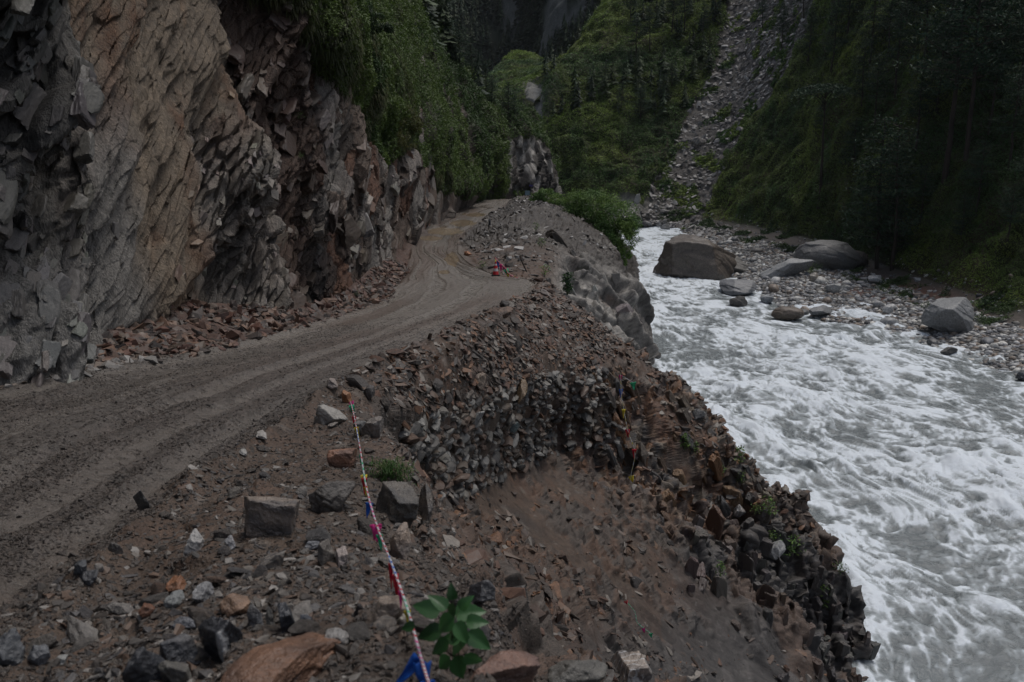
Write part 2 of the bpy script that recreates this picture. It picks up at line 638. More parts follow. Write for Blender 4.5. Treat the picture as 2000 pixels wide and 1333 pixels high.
X, Y, Z = SG[..., 0], SG[..., 1], SG[..., 2]
road_m = sstep(CU, .93, 1.04) * (1 - sstep(CU, 1.95, 2.08))
talus_m = 1 - sstep(CU, .93, 1.04)
face_m = sstep(CU, 3.6, 4.2)
rib_m = sstep(RV, 6.7, 7.9) * (1 - sstep(RV, 9.5, 10.3)) * sstep(CU, 3.9, 4.5)
slab_m = sstep(RV, 9.3, 10.2) * (1 - sstep(RV, 11.3, 12)) * sstep(CU, 3.3, 3.9)
near_m = (1 - sstep(RV, 5.0, 6.2)) * sstep(CU, 3.3, 4.1)
low_m = sstep(CU, 6.1, 7)
# road surface: ruts that run along the road and wander
Lr = np.interp(srv, np.arange(len(shelf)), [x[1][1] for x in shelf])[:, None] * np.ones((1, m))
uu = (CU - 1) * 6.0
brk = .35 + .9 * sstep(vn(np.stack([uu * .35, Lr * .22, Lr * 0], -1), 9), -.5, .5)
wnd = .8 * vn(np.stack([Lr * .12, Lr * 0, Lr * 0], -1), 5) + .8 * vn(np.stack([uu * .4, Lr * .22, Lr * 0], -1), 6) + .15 * vn(np.stack([uu * 2.2, Lr * .9, Lr * 0], -1), 10)
ru = uu + wnd
ruts = .075 * vn(np.stack([ru * 1.1, Lr * .05, Lr * 0], -1), 3) + .05 * vn(np.stack([ru * 3.0, Lr * .10, Lr * 0], -1), 4) \
    + .022 * vn(np.stack([ru * 8, Lr * .25, Lr * 0], -1), 8)
clod = fbm(SG, .35, 4, 40)
ruts = ruts - .05 * (np.exp(-((ru - 1.6) / .22) ** 2) + np.exp(-((ru - 3.5) / .25) ** 2)) + .03 * np.exp(-((ru - 2.6) / .3) ** 2)
nearr = 1 - sstep(Y, 9, 26)
lane_w = .22 + .10 * vn(np.stack([Lr * .25, Lr * 0, Lr * 0], -1), 12)
lane = np.zeros(ru.shape)
for lx in (.9, 2.15, 3.35, 4.5, 5.55):
    lane = np.maximum(lane, np.exp(-((uu + .6 * wnd - lx) / lane_w) ** 4) * sstep(vn(np.stack([Lr * .16 + lx * 7, Lr * 0, Lr * 0], -1), 13), -.75, -.2))
ruts = ruts * brk
ruts = ruts * (1 - .35 * nearr)
clod = clod * (1 - .8 * lane)
d_road = ruts - .045 * lane + .03 * np.clip(sstep(lane, .02, .3) * (1 - sstep(lane, .3, .8)), 0, 1) + (.022 - .008 * nearr) * np.clip(clod, -.2, 1) + .045 * nearr * (1 - .85 * lane) * fbm(SG, .09, 2, 45) * (.35 + sstep(fbm(SG, .9, 2, 46), -.1, .3)) + .02 * fbm(SG, .12, 2, 41) * sstep(fbm(SG, 1.5, 2, 44), -.1, .4)
# shoulder and slope: large forms first, then the broken rock on the moved surface
base_n = fbm(SG, 3.0, 5, 50)
B1 = basis((.35, -.25, 1), (2.4, .8, .6))
B2 = basis((.1, .3, 1), (2.4, .7, .55))
B3 = basis((.12, -.1, 1), (4.5, 1, .9))
clear_m = np.clip(1 - rib_m - slab_m - near_m, 0, 1)
rib_rock = rib_m * sstep(fbm(SG, 2.2, 3, 97) + .35 - .25 * sstep(RV, 8.3, 9), -.1, .25)
f0 = facets(SG, 1.9, B1, 58, .2, 1.1, .8, .08)[0]
cliff_m = sstep(CU + .5 * base_n, 5.7, 6.4) * sstep(RV + .4 * base_n, 6.2, 7.2) * (1 - sstep(RV, 9.3, 9.8))
fL, fLr, _ = facets(SG, 1.7, basis((.12, -.1, 1), (3.2, 1.2, .8)), 59, .2, .9, .5, .1)
fS, fSr, _ = facets(SG, 2.1, basis((.45, .1, -.6), (2.6, 1, .8)), 100, .3, 1.5, .8, .12)
strat = fbm(np.stack([CU * 1.3 + .5 * base_n, RV * 7 + .9 * fbm(SG, 1.5, 3, 112), CU * 0], -1), 1.0, 4, 110)
big_d = face_m * (rib_rock * .35 * f0 + slab_m * (.75 * fS + .10 * strat + .3 * base_n) + clear_m * .16 * base_n + near_m * .22 * base_n) + .42 * cliff_m * fL + .25 * base_n * cliff_m
big_d = big_d + (1 - road_m) * (1 - face_m) * .18 * base_n
SG = SG + SN * (blur(big_d, 1))[..., None]
SN = gnormals(SG)
kb_, ka_ = carried(SG, .42), carried(SG, .9)
fine_n = fbm(SG, .5, 4, 51) * (.3 + .7 * kb_)
fA, fAr, fAe = facets(SG, 1.1, B1, 60, .3, 1.2, .6, .1)
fB, fBr, fBe = facets(SG, .42, B1, 70, .3, 1.2, .5, .1)
fC, fCr, fCe = facets(SG, .5, B2, 80, .25, 1.1, .6, .12)
gull = fbm(SG @ basis((.55, .15, -.8), (5, .9, 1.6)), .55, 5, 90)          # runnels down the fall line
outc = sstep(fbm(SG @ basis((.55, .15, -.8), (2.2, 1, 1)), 2.2, 3, 95), .02, .2)    # where bedrock shows through the mud
d_gully = .12 * gull + outc * (.20 * np.clip(fC, -.3, .8) * kb_ + .06) + .03 * fine_n
d_rib = .30 * fA * ka_ + .17 * fB * kb_
d_near = .26 * fA * ka_ * sstep(CU, 4.1, 4.6) + .10 * fC * kb_ + .04 * fine_n
disp = road_m * d_road + talus_m * (.12 * base_n + .08 * fine_n + .05 * fC) \
    + (1 - road_m - talus_m) * ((1 - face_m) * (.06 * fine_n + .04 * fC) + face_m * (clear_m * d_gully + rib_rock * d_rib + (rib_m - rib_rock) * (.10 * fine_n + .06 * fC) + near_m * d_near + slab_m * (.16 * fA * ka_ + .06 * fine_n + .05 * fB * kb_)))
disp = disp + cliff_m * (.08 * fA * ka_ + .06 * fB * kb_) + cliff_m * .12 * fbm(SG @ B3, .35, 3, 111)
SG = SG + SN * disp[..., None]
# berm along the edge of the road (heaped mud)
SG[..., 2] += .10 * np.exp(-((CU - 2.12) / .09) ** 2) * (1 + .8 * fine_n) * (1 - sstep(RV, 8, 9))
# colour
mixc = lambda a, b, k: a * (1 - k[..., None]) + np.array(b) * k[..., None]
one = np.ones(SG.shape[:2])
c = np.zeros(SG.shape) + np.array([.078, .055, .041])
c = mixc(c, [.115, .062, .040], .5 * sstep(fbm(SG, 1.3, 4, 120), .1, .5) * sstep(Y, 4, 14) + .25 * sstep(fbm(SG, .4, 3, 124), .1, .4))
c = mixc(c, [.044, .036, .032], .8 * sstep(fbm(SG, 2.5, 3, 121), .05, .5))
c = mixc(c, [.19, .17, .15], .5 * sstep(fbm(SG, .35, 3, 122), .3, .6))
rockc = np.zeros(SG.shape) + np.array([.105, .086, .070])
rockc = mixc(rockc, [.19, .085, .036], (fAr > .5) * .7 * one)
rockc = mixc(rockc, [.055, .055, .058], (fBr > .62) * .7 * one)
rockc = mixc(rockc, [.23, .19, .15], (fBr < .22) * .55 * one)
c = c * (1 - rib_rock[..., None]) + rockc * rib_rock[..., None]
c = mixc(c, [.13, .062, .034], rib_m * .55 * sstep(fbm(SG, 1.7, 3, 130), .1, .4))
oc = mixc(np.zeros(SG.shape) + np.array([.070, .058, .050]), [.13, .07, .042], (fCr > .6) * .6 * one)
k = (face_m * clear_m * outc * .85)[..., None]
c = c * (1 - k) + oc * k
nrk = mixc(np.zeros(SG.shape) + np.array([.075, .064, .056]), [.14, .085, .06], (fAr > .6) * .6 * one)
c = c * (1 - near_m[..., None] * .7) + nrk * near_m[..., None] * .7
slc = mixc(np.zeros(SG.shape) + np.array([.36, .34, .31]), [.11, .103, .097], sstep(strat + .5 * fbm(SG, .4, 3, 136), -.1, .3) * .8)
slc = mixc(slc, [.20, .12, .08], .5 * sstep(fbm(SG, 1.8, 3, 131), .2, .5))
slc = mixc(slc, [.04, .037, .034], np.clip(1 - fAe / .16, 0, 1) * .8)
slc = mixc(slc, [.14, .13, .12], (fSr > .6) * .4 * one)
c = c * (1 - slab_m[..., None]) + slc * slab_m[..., None]
dkc = mixc(np.zeros(SG.shape) + np.array([.060, .057, .056]), [.13, .12, .115], sstep(fbm(SG @ B3, .5, 3, 135), .1, .4) * .6)
dkc = mixc(dkc, [.10, .06, .04], (fLr > .7) * .6 * one)
lk = (np.maximum(cliff_m * sstep(CU + .8 * base_n, 6.0, 6.6), low_m) * (1 - slab_m) * .9)[..., None]
c = c * (1 - lk) + dkc * lk
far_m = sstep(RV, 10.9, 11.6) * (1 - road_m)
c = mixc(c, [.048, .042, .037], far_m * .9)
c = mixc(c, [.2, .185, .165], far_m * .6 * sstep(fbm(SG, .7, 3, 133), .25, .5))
SG = SG + SN * (far_m * (.45 * fbm(SG, 2.5, 4, 134) + .12 * fC))[..., None]
rc_ = np.zeros(SG.shape) + np.array([.150, .130, .112])
rc_ = mixc(rc_, [.095, .080, .066], .8 * sstep(-ruts, -.01, .05))
rc_ = mixc(rc_, [.10, .072, .056], .75 * sstep(vn(np.stack([ru * .8, Lr * .12, Lr * 0], -1), 33), .0, .5))
rc_ = mixc(rc_, [.060, .051, .045], (1 - sstep(Y, 9, 24)) * .75)
rc_ = mixc(rc_, [.185, .165, .145], lane * (.60 - .28 * nearr))
rc_ = mixc(rc_, [.050, .043, .036], (1 - .85 * lane) * sstep(.4 * clod + fbm(SG, .07, 2, 47), .05, .4) * .75 * (1 - sstep(Y, 10, 26)))
rme = sstep(CU + .10 * fine_n, .9, 1.06) * (1 - sstep(CU + .09 * fine_n + .10 * base_n, 1.9, 2.08))
c = c * (1 - rme[..., None]) + rc_ * rme[..., None]
c = mixc(c, [.080, .043, .032], talus_m * sstep(Y, 13, 17) * (1 - sstep(Y, 45, 60)) * .75)
c = mixc(c, [.21, .195, .18], talus_m * (1 - sstep(Y, 14, 17)) * .7)
wet = np.ones(SG.shape[:2]) * 1.0
wet = np.where(road_m > .5, .80 - .3 * sstep(-ruts, 0, .05) - .25 * lane, .85)
# puddles in the ruts of the far road
pud = np.zeros(SG.shape[:2])
for (pu, pv, su, sv) in ((882, 508, 14, 14), (868, 532, 14, 5), (905, 436, 26, 6), (865, 452, 34, 7), (930, 420, 22, 4), (840, 466, 22, 5)):
    a, b_, _ = proj(SG)
    pud = np.maximum(pud, np.exp(-((a - pu) / su) ** 2 - ((b_ - pv) / sv) ** 2))
pud = sstep(pud * road_m - 2.2 * (ruts + .02), .25, .5) * (pud > .2)
c = mixc(c, [.20, .15, .095], pud)
wet = wet * (1 - .8 * pud)
SCOL = np.concatenate([c, wet[..., None]], -1).astype(np.float32)
jc = np.concatenate([[0], np.cumsum(cc)])
tag(grid_obj('talus_bank', SG, SCOL, M_slope, 0, jc[1] + 1), kind='structure')
tag(grid_obj('road', SG, SCOL, M_road, jc[1], jc[2] + 1), kind='structure')
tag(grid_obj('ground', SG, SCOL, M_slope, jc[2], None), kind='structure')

# ------------------------------------------------------------------ rock wall on the left and the green hillside above it
lc = [
    [W(-9, -6, -2.5), W(-9.0, -6, 3), W(-9.8, -6, 12), W(-13, -6, 19), W(-21, -6, 29), W(-38, -6, 44)],
    [W(-8.7, 6, -3.6), W(-8.6, 6, 2.5), W(-9.5, 6, 12), W(-13, 6, 19), W(-21, 6, 29), W(-38, 6, 44)],
    [W(-8.0, 12.3, -4.0), W(-7.9, 12.5, 1.5), W(-8.6, 13, 10), W(-12.5, 13, 17), W(-20, 13, 27), W(-36, 13, 42)],
    [W(-7.7, 17, -4.4), W(-7.8, 17.3, .5), W(-8.7, 18, 8.5), W(-12.5, 18, 15), W(-20, 18, 25), W(-36, 18, 40)],
    [W(-7.4, 24, -5.4), W(-7.6, 24.3, -1), W(-8.0, 25, 5.8), W(-11, 26, 11), W(-18, 27, 21), W(-34, 28, 38)],
    [W(-7.0, 31, -6.2), P(640, 380, 31.5), P(650, 130, 33), P(620, -80, 36), P(560, -420, 42), P(300, -1000, 54)],
    [P(760, 520, 42), P(755, 400, 42.5), P(742, 250, 44), P(720, 40, 48), P(690, -180, 58), P(600, -640, 80)],
    [P(808, 462, 58), P(825, 380, 58), P(828, 290, 60), P(800, 120, 66), P(765, -60, 76), P(700, -500, 110)],
    [P(865, 430, 82), P(868, 382, 82), P(862, 330, 84), P(850, 180, 92), P(812, 15, 108), P(770, -400, 150)],
    [P(908, 402, 108), P(925, 362, 110), P(925, 325, 112), P(910, 230, 120), P(868, 105, 136), P(800, 15, 170)],
    [P(950, 395, 132), P(970, 350, 134), P(975, 300, 136), P(980, 245, 140), P(950, 190, 150), P(900, 140, 175)],
    [P(1062, 392, 150), P(1062, 340, 150), P(1045, 292, 150), P(1030, 255, 153), P(1005, 222, 160), P(960, 185, 182)],
    [P(1084, 400, 166), P(1081, 345, 164), P(1073, 305, 163), P(1056, 270, 166), P(1036, 242, 174), P(995, 208, 190)],
    [W(2, 215, -15), W(1, 215, -8), W(-1, 215, -2), W(-4, 215, 3), W(-9, 215, 9), W(-18, 215, 15)],
]
LG, lrv, lcu = loft(lc, [30, 130, 200, 270, 260, 250, 220, 120, 70, 50, 50, 40, 25], [240, 240, 110, 70, 60])
LN = -gnormals(LG)
n, m = LG.shape[:2]
RV = np.repeat(lrv[:, None], m, 1)
CU = np.repeat(lcu[None], n, 0)
Y, Z = LG[..., 1] + 0, LG[..., 2] + 0
edge = 2.0 + .35 * fbm(LG, 6, 3, 140) - .35 * sstep(Y, 34, 44) - .75 * sstep(Y, 64, 84) + .3 * fbm(LG @ basis((0, 0, 1), (5, 1, 1)), 3.5, 2, 143)
VEG = sstep(CU, edge - .12, edge + .10)
# rock shows again on crags within the green
crag = sstep(fbm(LG @ basis((.2, .2, 1), (2.5, 1, 1)), 5.5, 3, 141), .12, .3) * sstep(CU, 1.6, 2.2) * (1 - sstep(CU, 3.0, 3.8)) * sstep(Y, 40, 60)
whitec = np.exp(-((Y - 149) / 13) ** 4) * (1 - sstep(CU, 2.3, 2.8)) * sstep(CU, .1, .4)
VEG = np.clip(VEG * (1 - crag), 0, 1)
lu_, lv_, _ = proj(LG)
cr2 = np.exp(-((lu_ - 862) / 17) ** 2 - ((lv_ - 215) / 34) ** 2) + np.exp(-((lu_ - 815) / 14) ** 2 - ((lv_ - 150) / 40) ** 2) + np.exp(-((lu_ - 838) / 12) ** 2 - ((lv_ - 300) / 30) ** 2)
VEG = VEG * (1 - np.clip(cr2 * 1.8, 0, 1) * sstep(fbm(LG, 1.6, 3, 144), -.3, 0)) * (1 - whitec)
VEG = np.maximum(VEG, sstep(Y, 105, 125) * (1 - whitec) * sstep(fbm(LG, 5, 2, 142), -.5, 0))
ROCK = 1 - VEG
BL = basis((0.0, .76, .65), (4.2, 1.1, .8))
bigr = fbm(LG, 6, 3, 181)
f1, f1r, f1e = facets(LG, 1.5, BL, 150, .3, .9, 1.5, .07)
f1b, f1br, _ = facets(LG, 2.0, basis((0, .45, .9), (2.2, 1.1, .9)), 155, .25, 1.4, .3, .06)
kf = sstep(Y, 29, 32)
f1 = f1 * (1 - kf) + f1b * kf
f1r = np.where(Y > 30.5, f1br, f1r)
f4, f4r, _ = facets(LG, 3.4, basis((0, .75, .65), (2.6, 1, .7)), 190, .15, 1.0, 1.0, .08)
tanm = sstep(Y + .6 * f1, 15.2, 15.9) * (1 - sstep(Y + .8 * f1, 25.6, 26.4))
roughm = tanm * sstep(Y + .7 * f1, 20.5, 22.3) * (1 - sstep(Z, -1.0, 1.4))
smooth_m = tanm * (1 - roughm)
slab2 = sstep(Y, 29.5, 31) * (1 - sstep(Y, 60, 75))
Zn = Z + 1.2 * fbm(LG, 2.2, 3, 184) + .5 * f1
d = ROCK * (.42 * f1 * (1 - .55 * smooth_m) + .40 * bigr + .50 * f4 * (1 - .5 * smooth_m))
f5 = facets(LG, .95, basis((0, .5, .87), (5.5, 1.1, .7)), 195, .35, .8, 1.6, .06, .14)[0]
d = d + ROCK * .20 * f5 * (1 - sstep(Y, 15, 16.5))
d = d + .6 * sstep(Zn + .35 * (Y - 12), -.2, .8) * (1 - sstep(Y, 14.2, 16.2)) * sstep(Y, 5, 9)
d = d + .6 * (1 - sstep(Zn + 3.0 - .12 * (13 - Y), .2, .9)) * (1 - sstep(Y, 12.8, 15.5))
d = d - .9 * sstep(Y + .25 * Z + .6 * f1, 24.7, 25.9) * (1 - sstep(Y + .3 * Z, 28.5, 31.2)) * ROCK
d = d + .6 * np.exp(-((Y - 24.0) / 1.2) ** 2) * (1 - sstep(Z, -1.5, 2.5))
LG = LG + LN * blur(d, 1)[..., None]
LN = -gnormals(LG)
f2, f2r, f2e = facets(LG, .55, BL, 160, .35, 1.1, 1.3, .08)
f2b, f2br, _ = facets(LG, .75, basis((0, .35, .95), (2.4, 1, 1)), 165, .3, 1.5, .2, .08)
f2 = f2 * (1 - kf) + f2b * kf
f2r = np.where(Y > 30.5, f2br, f2r)
f3, f3r, f3e = facets(LG, .2, BL, 170, .3, 1.2, 1.0, .1)
fol = fbm(LG @ basis((0, .6, .8), (6, 1, 1)), .3, 2, 180)
k2_, k3_ = carried(LG, .55), carried(LG, .25)
hard = sstep(fbm(LG, 2.5, 2, 183), -.35, .15)
darkm = 1 - sstep(Y, 14.5, 16)
f2 = f2 * (1 - darkm) + 1.15 * blur(f2, 1) * darkm
f3 = f3 * (1 - darkm) + .8 * blur(f3, 1) * darkm
d = ROCK * (.24 * f2 * k2_ * (.4 + .6 * hard) * (1 - .55 * smooth_m) + .085 * f3 * k3_ * (1 - .4 * smooth_m) + .05 * fol * k3_)
d = d + roughm * (.22 * fbm(LG @ basis((0, .6, .8), (2.2, 1, 1)), .35, 2, 182) * k2_ + .10 * f3 * k3_)
# vegetated ground is billowy
bil = fbm(LG, 2.2, 4, 200, ridged=True)
d = d + VEG * (.55 * bil + .8 * fbm(LG, 7, 3, 201)) * (1 + 1.2 * sstep(Y, 60, 110)) + .5 * VEG * sstep(CU, 1.9, 2.2) * (1 - sstep(CU, 2.5, 3)) * sstep(Y, 24, 34)
d = d + sstep(Y, 100, 125) * ROCK * .9 * f1
d = d * (1 - .9 * (1 - sstep(CU, 0, .12)) * sstep(Y, 20, 30) * 0)
LG = LG + LN * d[..., None]
c = np.zeros(LG.shape) + np.array([.070, .067, .062])
c = mixc(c, [.105, .098, .09], (f1r > .6) * .7 * np.ones(Y.shape))
c = mixc(c, [.036, .035, .035], (f2r < .25) * .6 * np.ones(Y.shape))
c = mixc(c, [.115, .108, .10], .6 * sstep(fbm(LG @ BL, .9, 4, 216), .05, .35))
tanc = mixc(np.zeros(LG.shape) + np.array([.172, .136, .100]), [.118, .066, .040], sstep(fbm(LG @ basis((0, .3, 1), (3.5, 1, 1)), 1.5, 4, 210), .0, .3))
tanc = mixc(tanc, [.19, .13, .085], .7 * sstep(fbm(LG @ basis((0, .3, 1), (3, 1, 1)), .8, 3, 211), .25, .5))
tanc = mixc(tanc, [.20, .185, .168], roughm * .75)
palem = (1 - sstep(Y, 17.2, 18.5)) * sstep(Y, 13.5, 16) * (1 - sstep(Z, -1, 2))
tanc = mixc(tanc, [.165, .155, .142], palem)
km = np.maximum(tanm, palem)
c = c * (1 - km[..., None]) + tanc * km[..., None]
c = mixc(c, [.085, .052, .038], sstep(Y, 25.8, 26.6) * (1 - sstep(Y, 30, 32)) * .85)
slc = mixc(np.zeros(LG.shape) + np.array([.130, .098, .078]), [.115, .055, .034], (f1r > .5) * .8 * np.ones(Y.shape))
slc = mixc(slc, [.24, .225, .205], (f2r > .74) * .75 * np.ones(Y.shape))
slc = mixc(slc, [.045, .038, .034], (f2r < .3) * .75 * np.ones(Y.shape))
sm = sstep(Y, 30, 32)
c = c * (1 - sm[..., None]) + slc * sm[..., None]
c = mixc(c, [.19, .18, .168], sstep(Y, 46, 54) * (1 - sstep(Y, 70, 80)) * .55 * sstep(fbm(LG, 4, 2, 212), -.2, .3))
c = mixc(c, [.085, .070, .060], sstep(Y, 68, 80) * .8)
c = mixc(c, [.05, .045, .042], whitec)
c = mixc(c, [.38, .36, .335], whitec * sstep(fbm(LG @ basis((0, .1, 1), (3, 1, 1)), 2.2, 3, 213), -.12, .08))
c = mixc(c, [.185, .178, .168], (1 - sstep(Y, 14.5, 17)) * (1 - sstep(Z + .8 * fbm(LG, 2, 3, 214), -2.3, -.6)) * .8)
c = mixc(c, [.12, .115, .108], (1 - sstep(Y, 14.5, 16)) * .5 * sstep(fbm(LG @ BL, 1.2, 3, 215), -.1, .3))
c = mixc(c, [.036, .036, .020], VEG * .92)
LCOL = np.concatenate([c, np.ones(c.shape[:2] + (1,))], -1).astype(np.float32)
LVEG = VEG
k2 = int(np.argmin(np.abs(lcu - 2.0)))
tag(grid_obj('cliff', LG, LCOL, M_cliff, smooth=False), kind='structure')

# ------------------------------------------------------------------ the far bank: shore, bar, hillside with the landslide
rl = [
    [P(2650, 1000, 48), P(2500, 980, 50), P(2600, 800, 62), P(2700, 640, 74), P(2800, 250, 98), P(2900, -200, 125), P(3000, -800, 170)],
    [P(2260, 860, 55), P(2220, 840, 56.5), P(2250, 740, 63), P(2280, 640, 73), P(2300, 300, 92), P(2330, -50, 114), P(2400, -600, 155)],
    [P(2030, 770, 65), P(2000, 742, 66.5), P(2000, 680, 74), P(2000, 605, 84), P(2000, 350, 98), P(2000, 0, 119), P(2000, -500, 160)],
    [P(1740, 668, 78), P(1725, 650, 83), P(1720, 590, 97), P(1720, 515, 117), P(1700, 340, 130), P(1700, 0, 158), P(1700, -500, 212)],
    [P(1500, 600, 96), P(1490, 580, 104), P(1530, 520, 122), P(1565, 462, 145), P(1540, 330, 163), P(1570, 0, 196), P(1600, -500, 260)],
    [P(1350, 462, 168), P(1325, 453, 177), P(1345, 442, 180), P(1370, 426, 184), P(1395, 300, 200), P(1470, 0, 238), P(1520, -500, 320)],
    [P(1230, 452, 182), P(1225, 445, 186), P(1220, 432, 190), P(1215, 405, 194), P(1200, 260, 214), P(1235, 60, 248), P(1320, -400, 330)],
    [P(1085, 452, 196), P(1082, 443, 202), P(1080, 420, 207), P(1078, 370, 213), P(1056, 250, 226), P(1036, 168, 238), P(1180, 110, 300)],
    [W(-12, 225, -21), W(-12, 228, -19), W(-14, 232, -14), W(-15, 238, -8), W(-16, 246, 0), W(-16, 258, 8), W(0, 330, 30)],
]
for r_ in rl[:-1]:
    r_[1] = r_[1] * (19.15 / -r_[1][2])
    r_[0] = r_[1] + np.array([-3.5, -5, -2.2])
HG, hrv, hcu = loft(rl, [20, 60, 120, 130, 140, 120, 100, 30], [12, 60, 80, 110, 180, 90])
HN = gnormals(HG)
n, m = HG.shape[:2]
RV = np.repeat(hrv[:, None], m, 1)
CU = np.repeat(hcu[None], n, 0)
hu, hv, hd = proj(HG)
# the landslide: a tongue of rubble from the shore up the slope
cl = np.interp(hv, [-50, 0, 150, 300, 440], [1525, 1515, 1455, 1365, 1300])
wd = np.interp(hv, [-50, 0, 150, 300, 440], [95, 88, 75, 60, 70])
slide_e = (np.abs(hu - cl) + 26 * fbm(HG, 7, 4, 301)) / wd
SLIDE = (1 - sstep(slide_e, .85, 1.1)) * (hv < 450) * (RV > 3.5)
isl = sstep(fbm(HG @ basis((.35, .5, .7), (2.5, 1, 1)), 7, 3, 302), .22, .38) * SLIDE * sstep(hv, 120, 200)
SLIDE = SLIDE * (1 - isl)
BAR = 1 - sstep(CU, 2.85, 3.1)
HVEG = np.clip(1 - SLIDE - BAR, 0, 1)
spur = np.exp(-((hu - 1045) / 22) ** 2) * sstep(hv, 150, 175) * (1 - sstep(hv, 235, 260)) * sstep(CU, 3.5, 4.2)
wrock = np.exp(-((hu - 1225) / 35) ** 2) * sstep(hv, 370, 392) * (CU > 2)
HVEG = HVEG * (1 - spur) * (1 - wrock)
fh, fhr, _ = facets(HG, 3.0, basis((.2, .2, 1), (2, 1, 1)), 310, .2)
d = HVEG * (1.3 * fbm(HG, 3.2, 4, 303, ridged=True) + 2.2 * fbm(HG, 14, 3, 304)) * sstep(CU, 2.9, 3.5) \
    + SLIDE * (.5 * fbm(HG, 1.2, 4, 305) - .6) + BAR * .30 * fbm(HG, 2.6, 4, 306) + (spur + wrock) * 1.6 * fh
HG = HG + HN * d[..., None]
c = np.zeros(HG.shape) + np.array([.035, .040, .018])
c = mixc(c, [.060, .046, .034], .8 * sstep(fbm(HG, 9, 3, 320), .12, .4))
slc = mixc(np.zeros(HG.shape) + np.array([.125, .115, .107]), [.16, .15, .14], .7 * sstep(fbm(HG, .9, 3, 321), .15, .4))
c = c * (1 - SLIDE[..., None]) + slc * SLIDE[..., None]
bc = mixc(np.zeros(HG.shape) + np.array([.105, .10, .096]), [.07, .058, .05], sstep(CU, 2.1, 2.7))
redm = np.exp(-((hu - 1725) / 120) ** 2 - ((hv - 572 - .12 * (hu - 1725)) / 20) ** 2)
bc = mixc(bc, [.115, .050, .036], np.clip(redm * 1.6, 0, 1) * sstep(CU, 1.6, 2.1))
c = c * (1 - BAR[..., None]) + bc * BAR[..., None]
c = mixc(c, [.24, .235, .22], np.clip(spur + wrock, 0, 1) * sstep(fhr, .25, .5))
HCOL = np.concatenate([c, np.ones(c.shape[:2] + (1,))], -1).astype(np.float32)
jc3 = 12 + 60 + 80
tag(grid_obj('gravel_bar', HG, HCOL, M_stuffrock, 0, jc3 + 1), kind='structure')
tag(grid_obj('hillside', HG, HCOL, M_hill, jc3, None), kind='structure')

# ------------------------------------------------------------------ mountains closing the valley
fm = [
    [P(2600, 300, 230), P(2600, -200, 300), P(2600, -900, 420)],
    [P(1900, 250, 300), P(1900, -150, 360), P(1900, -800, 480)],
    [P(1500, 250, 360), P(1480, -60, 400), P(1450, -600, 500)],
    [P(1250, 330, 380), P(1200, 60, 400), P(1170, -330, 470)],
    [P(1130, 360, 400), P(1080, 110, 430), P(1130, -300, 500)],
    [P(1050, 380, 470), P(1030, 150, 520), P(1000, -300, 600)],
    [P(930, 380, 480), P(930, 100, 540), P(880, -400, 640)],
    [P(780, 380, 420), P(780, 50, 480), P(700, -400, 600)],
    [P(500, 400, 330), P(500, 0, 400), P(400, -400, 520)],
    [P(-200, 400, 260), P(-200, 0, 330), P(-400, -500, 460)],
]
FG, frv, fcu = loft(fm, [20, 30, 60, 70, 60, 60, 60, 30, 15], [130, 110])
FN = gnormals(FG)
FR = sstep(fbm(FG @ basis((0, 0, 1), (3, 1, 1)), 26, 4, 330), .10, .3)
fu, fv_, _ = proj(FG)
ridge = np.exp(-((fu - (1165 - .95 * fv_)) / 20) ** 2) * (fv_ > -60) * (fv_ < 160)
FR = np.clip(FR * (1 - .6 * sstep(fv_, 60, 140)) + ridge, 0, 1)
ff = facets(FG, 12, basis((.1, 0, 1), (2.5, 1, 1)), 340, .25)[0]
FG = FG + FN * (6 * fbm(FG, 35, 4, 331, ridged=True) + FR * 4 * ff)[..., None]
c = mixc(np.zeros(FG.shape) + np.array([.034, .044, .030]), [.15, .155, .15], FR * .85)
tag(grid_obj('mountain', FG, np.concatenate([c, np.ones(c.shape[:2] + (1,))], -1).astype(np.float32), M_hill), kind='structure')

# ------------------------------------------------------------------ the river
rows = 760
cols = 620
yy = 12 * (215 / 12) ** (np.linspace(0, 1, rows))
xl = np.interp(yy, [12, 28, 40, 60, 95, 160, 215], [6, 8, 8, 6, 8, 10, -30])
xr = np.interp(yy, [12, 28, 55, 67, 84, 100, 120, 150, 178, 215], [34, 42, 62, 62, 60, 48, 44, 40, 42, 34])
tt = np.linspace(0, 1, cols)
RX = xl[:, None] * (1 - tt) + xr[:, None] * tt
RY = np.repeat(yy[:, None], cols, 1)
RG = np.stack([RX, RY, np.full(RX.shape, -19.)], -1)
# flow coordinates: distance along the current and across it
fx = np.interp(yy, [12, 30, 60, 90, 120, 180, 215], [20, 22, 20, 15, 15, 22, 20])
a_ = RX - fx[:, None]
warp = np.stack([fbm(RG, 9, 3, 400), fbm(RG + 50, 9, 3, 401), fbm(RG + 90, 4, 2, 402)], -1)
q = np.stack([a_, RY * .56, RY * 0], -1) + warp * np.array([3.2, 1.9, 0])
big = fbm(q, 5.0, 3, 410)
mid = fbm(q, 1.9, 4, 411, ridged=True)
sml = fbm(q, .5, 3, 412, ridged=True)
turb = .55 + .45 * sstep(fbm(RG, 13, 2, 413), -.35, .35)
turb = np.maximum(turb, np.exp(-((RY - 45) / 14) ** 2 * .8))
calm = sstep(RX - .9 * (RY - 24), 9.0, 20.0) * (1 - sstep(RY, 40, 58))
turb = turb * (1 - .45 * calm)
c1, _, r1, o1 = voro(np.stack([q[..., 0] / 2.6, q[..., 1] / 1.7, q[..., 2] * 0], -1), 430)
crest = np.exp(-(c1 / .42) ** 2) * sstep(r1[..., 0], .35, .9)
rgh = fbm(q * np.array([1.2, 2.2, 1]), 1.1, 4, 414, ridged=True)
h = turb * (.80 * big + .26 * mid + .15 * rgh + .045 * sml + .50 * crest)
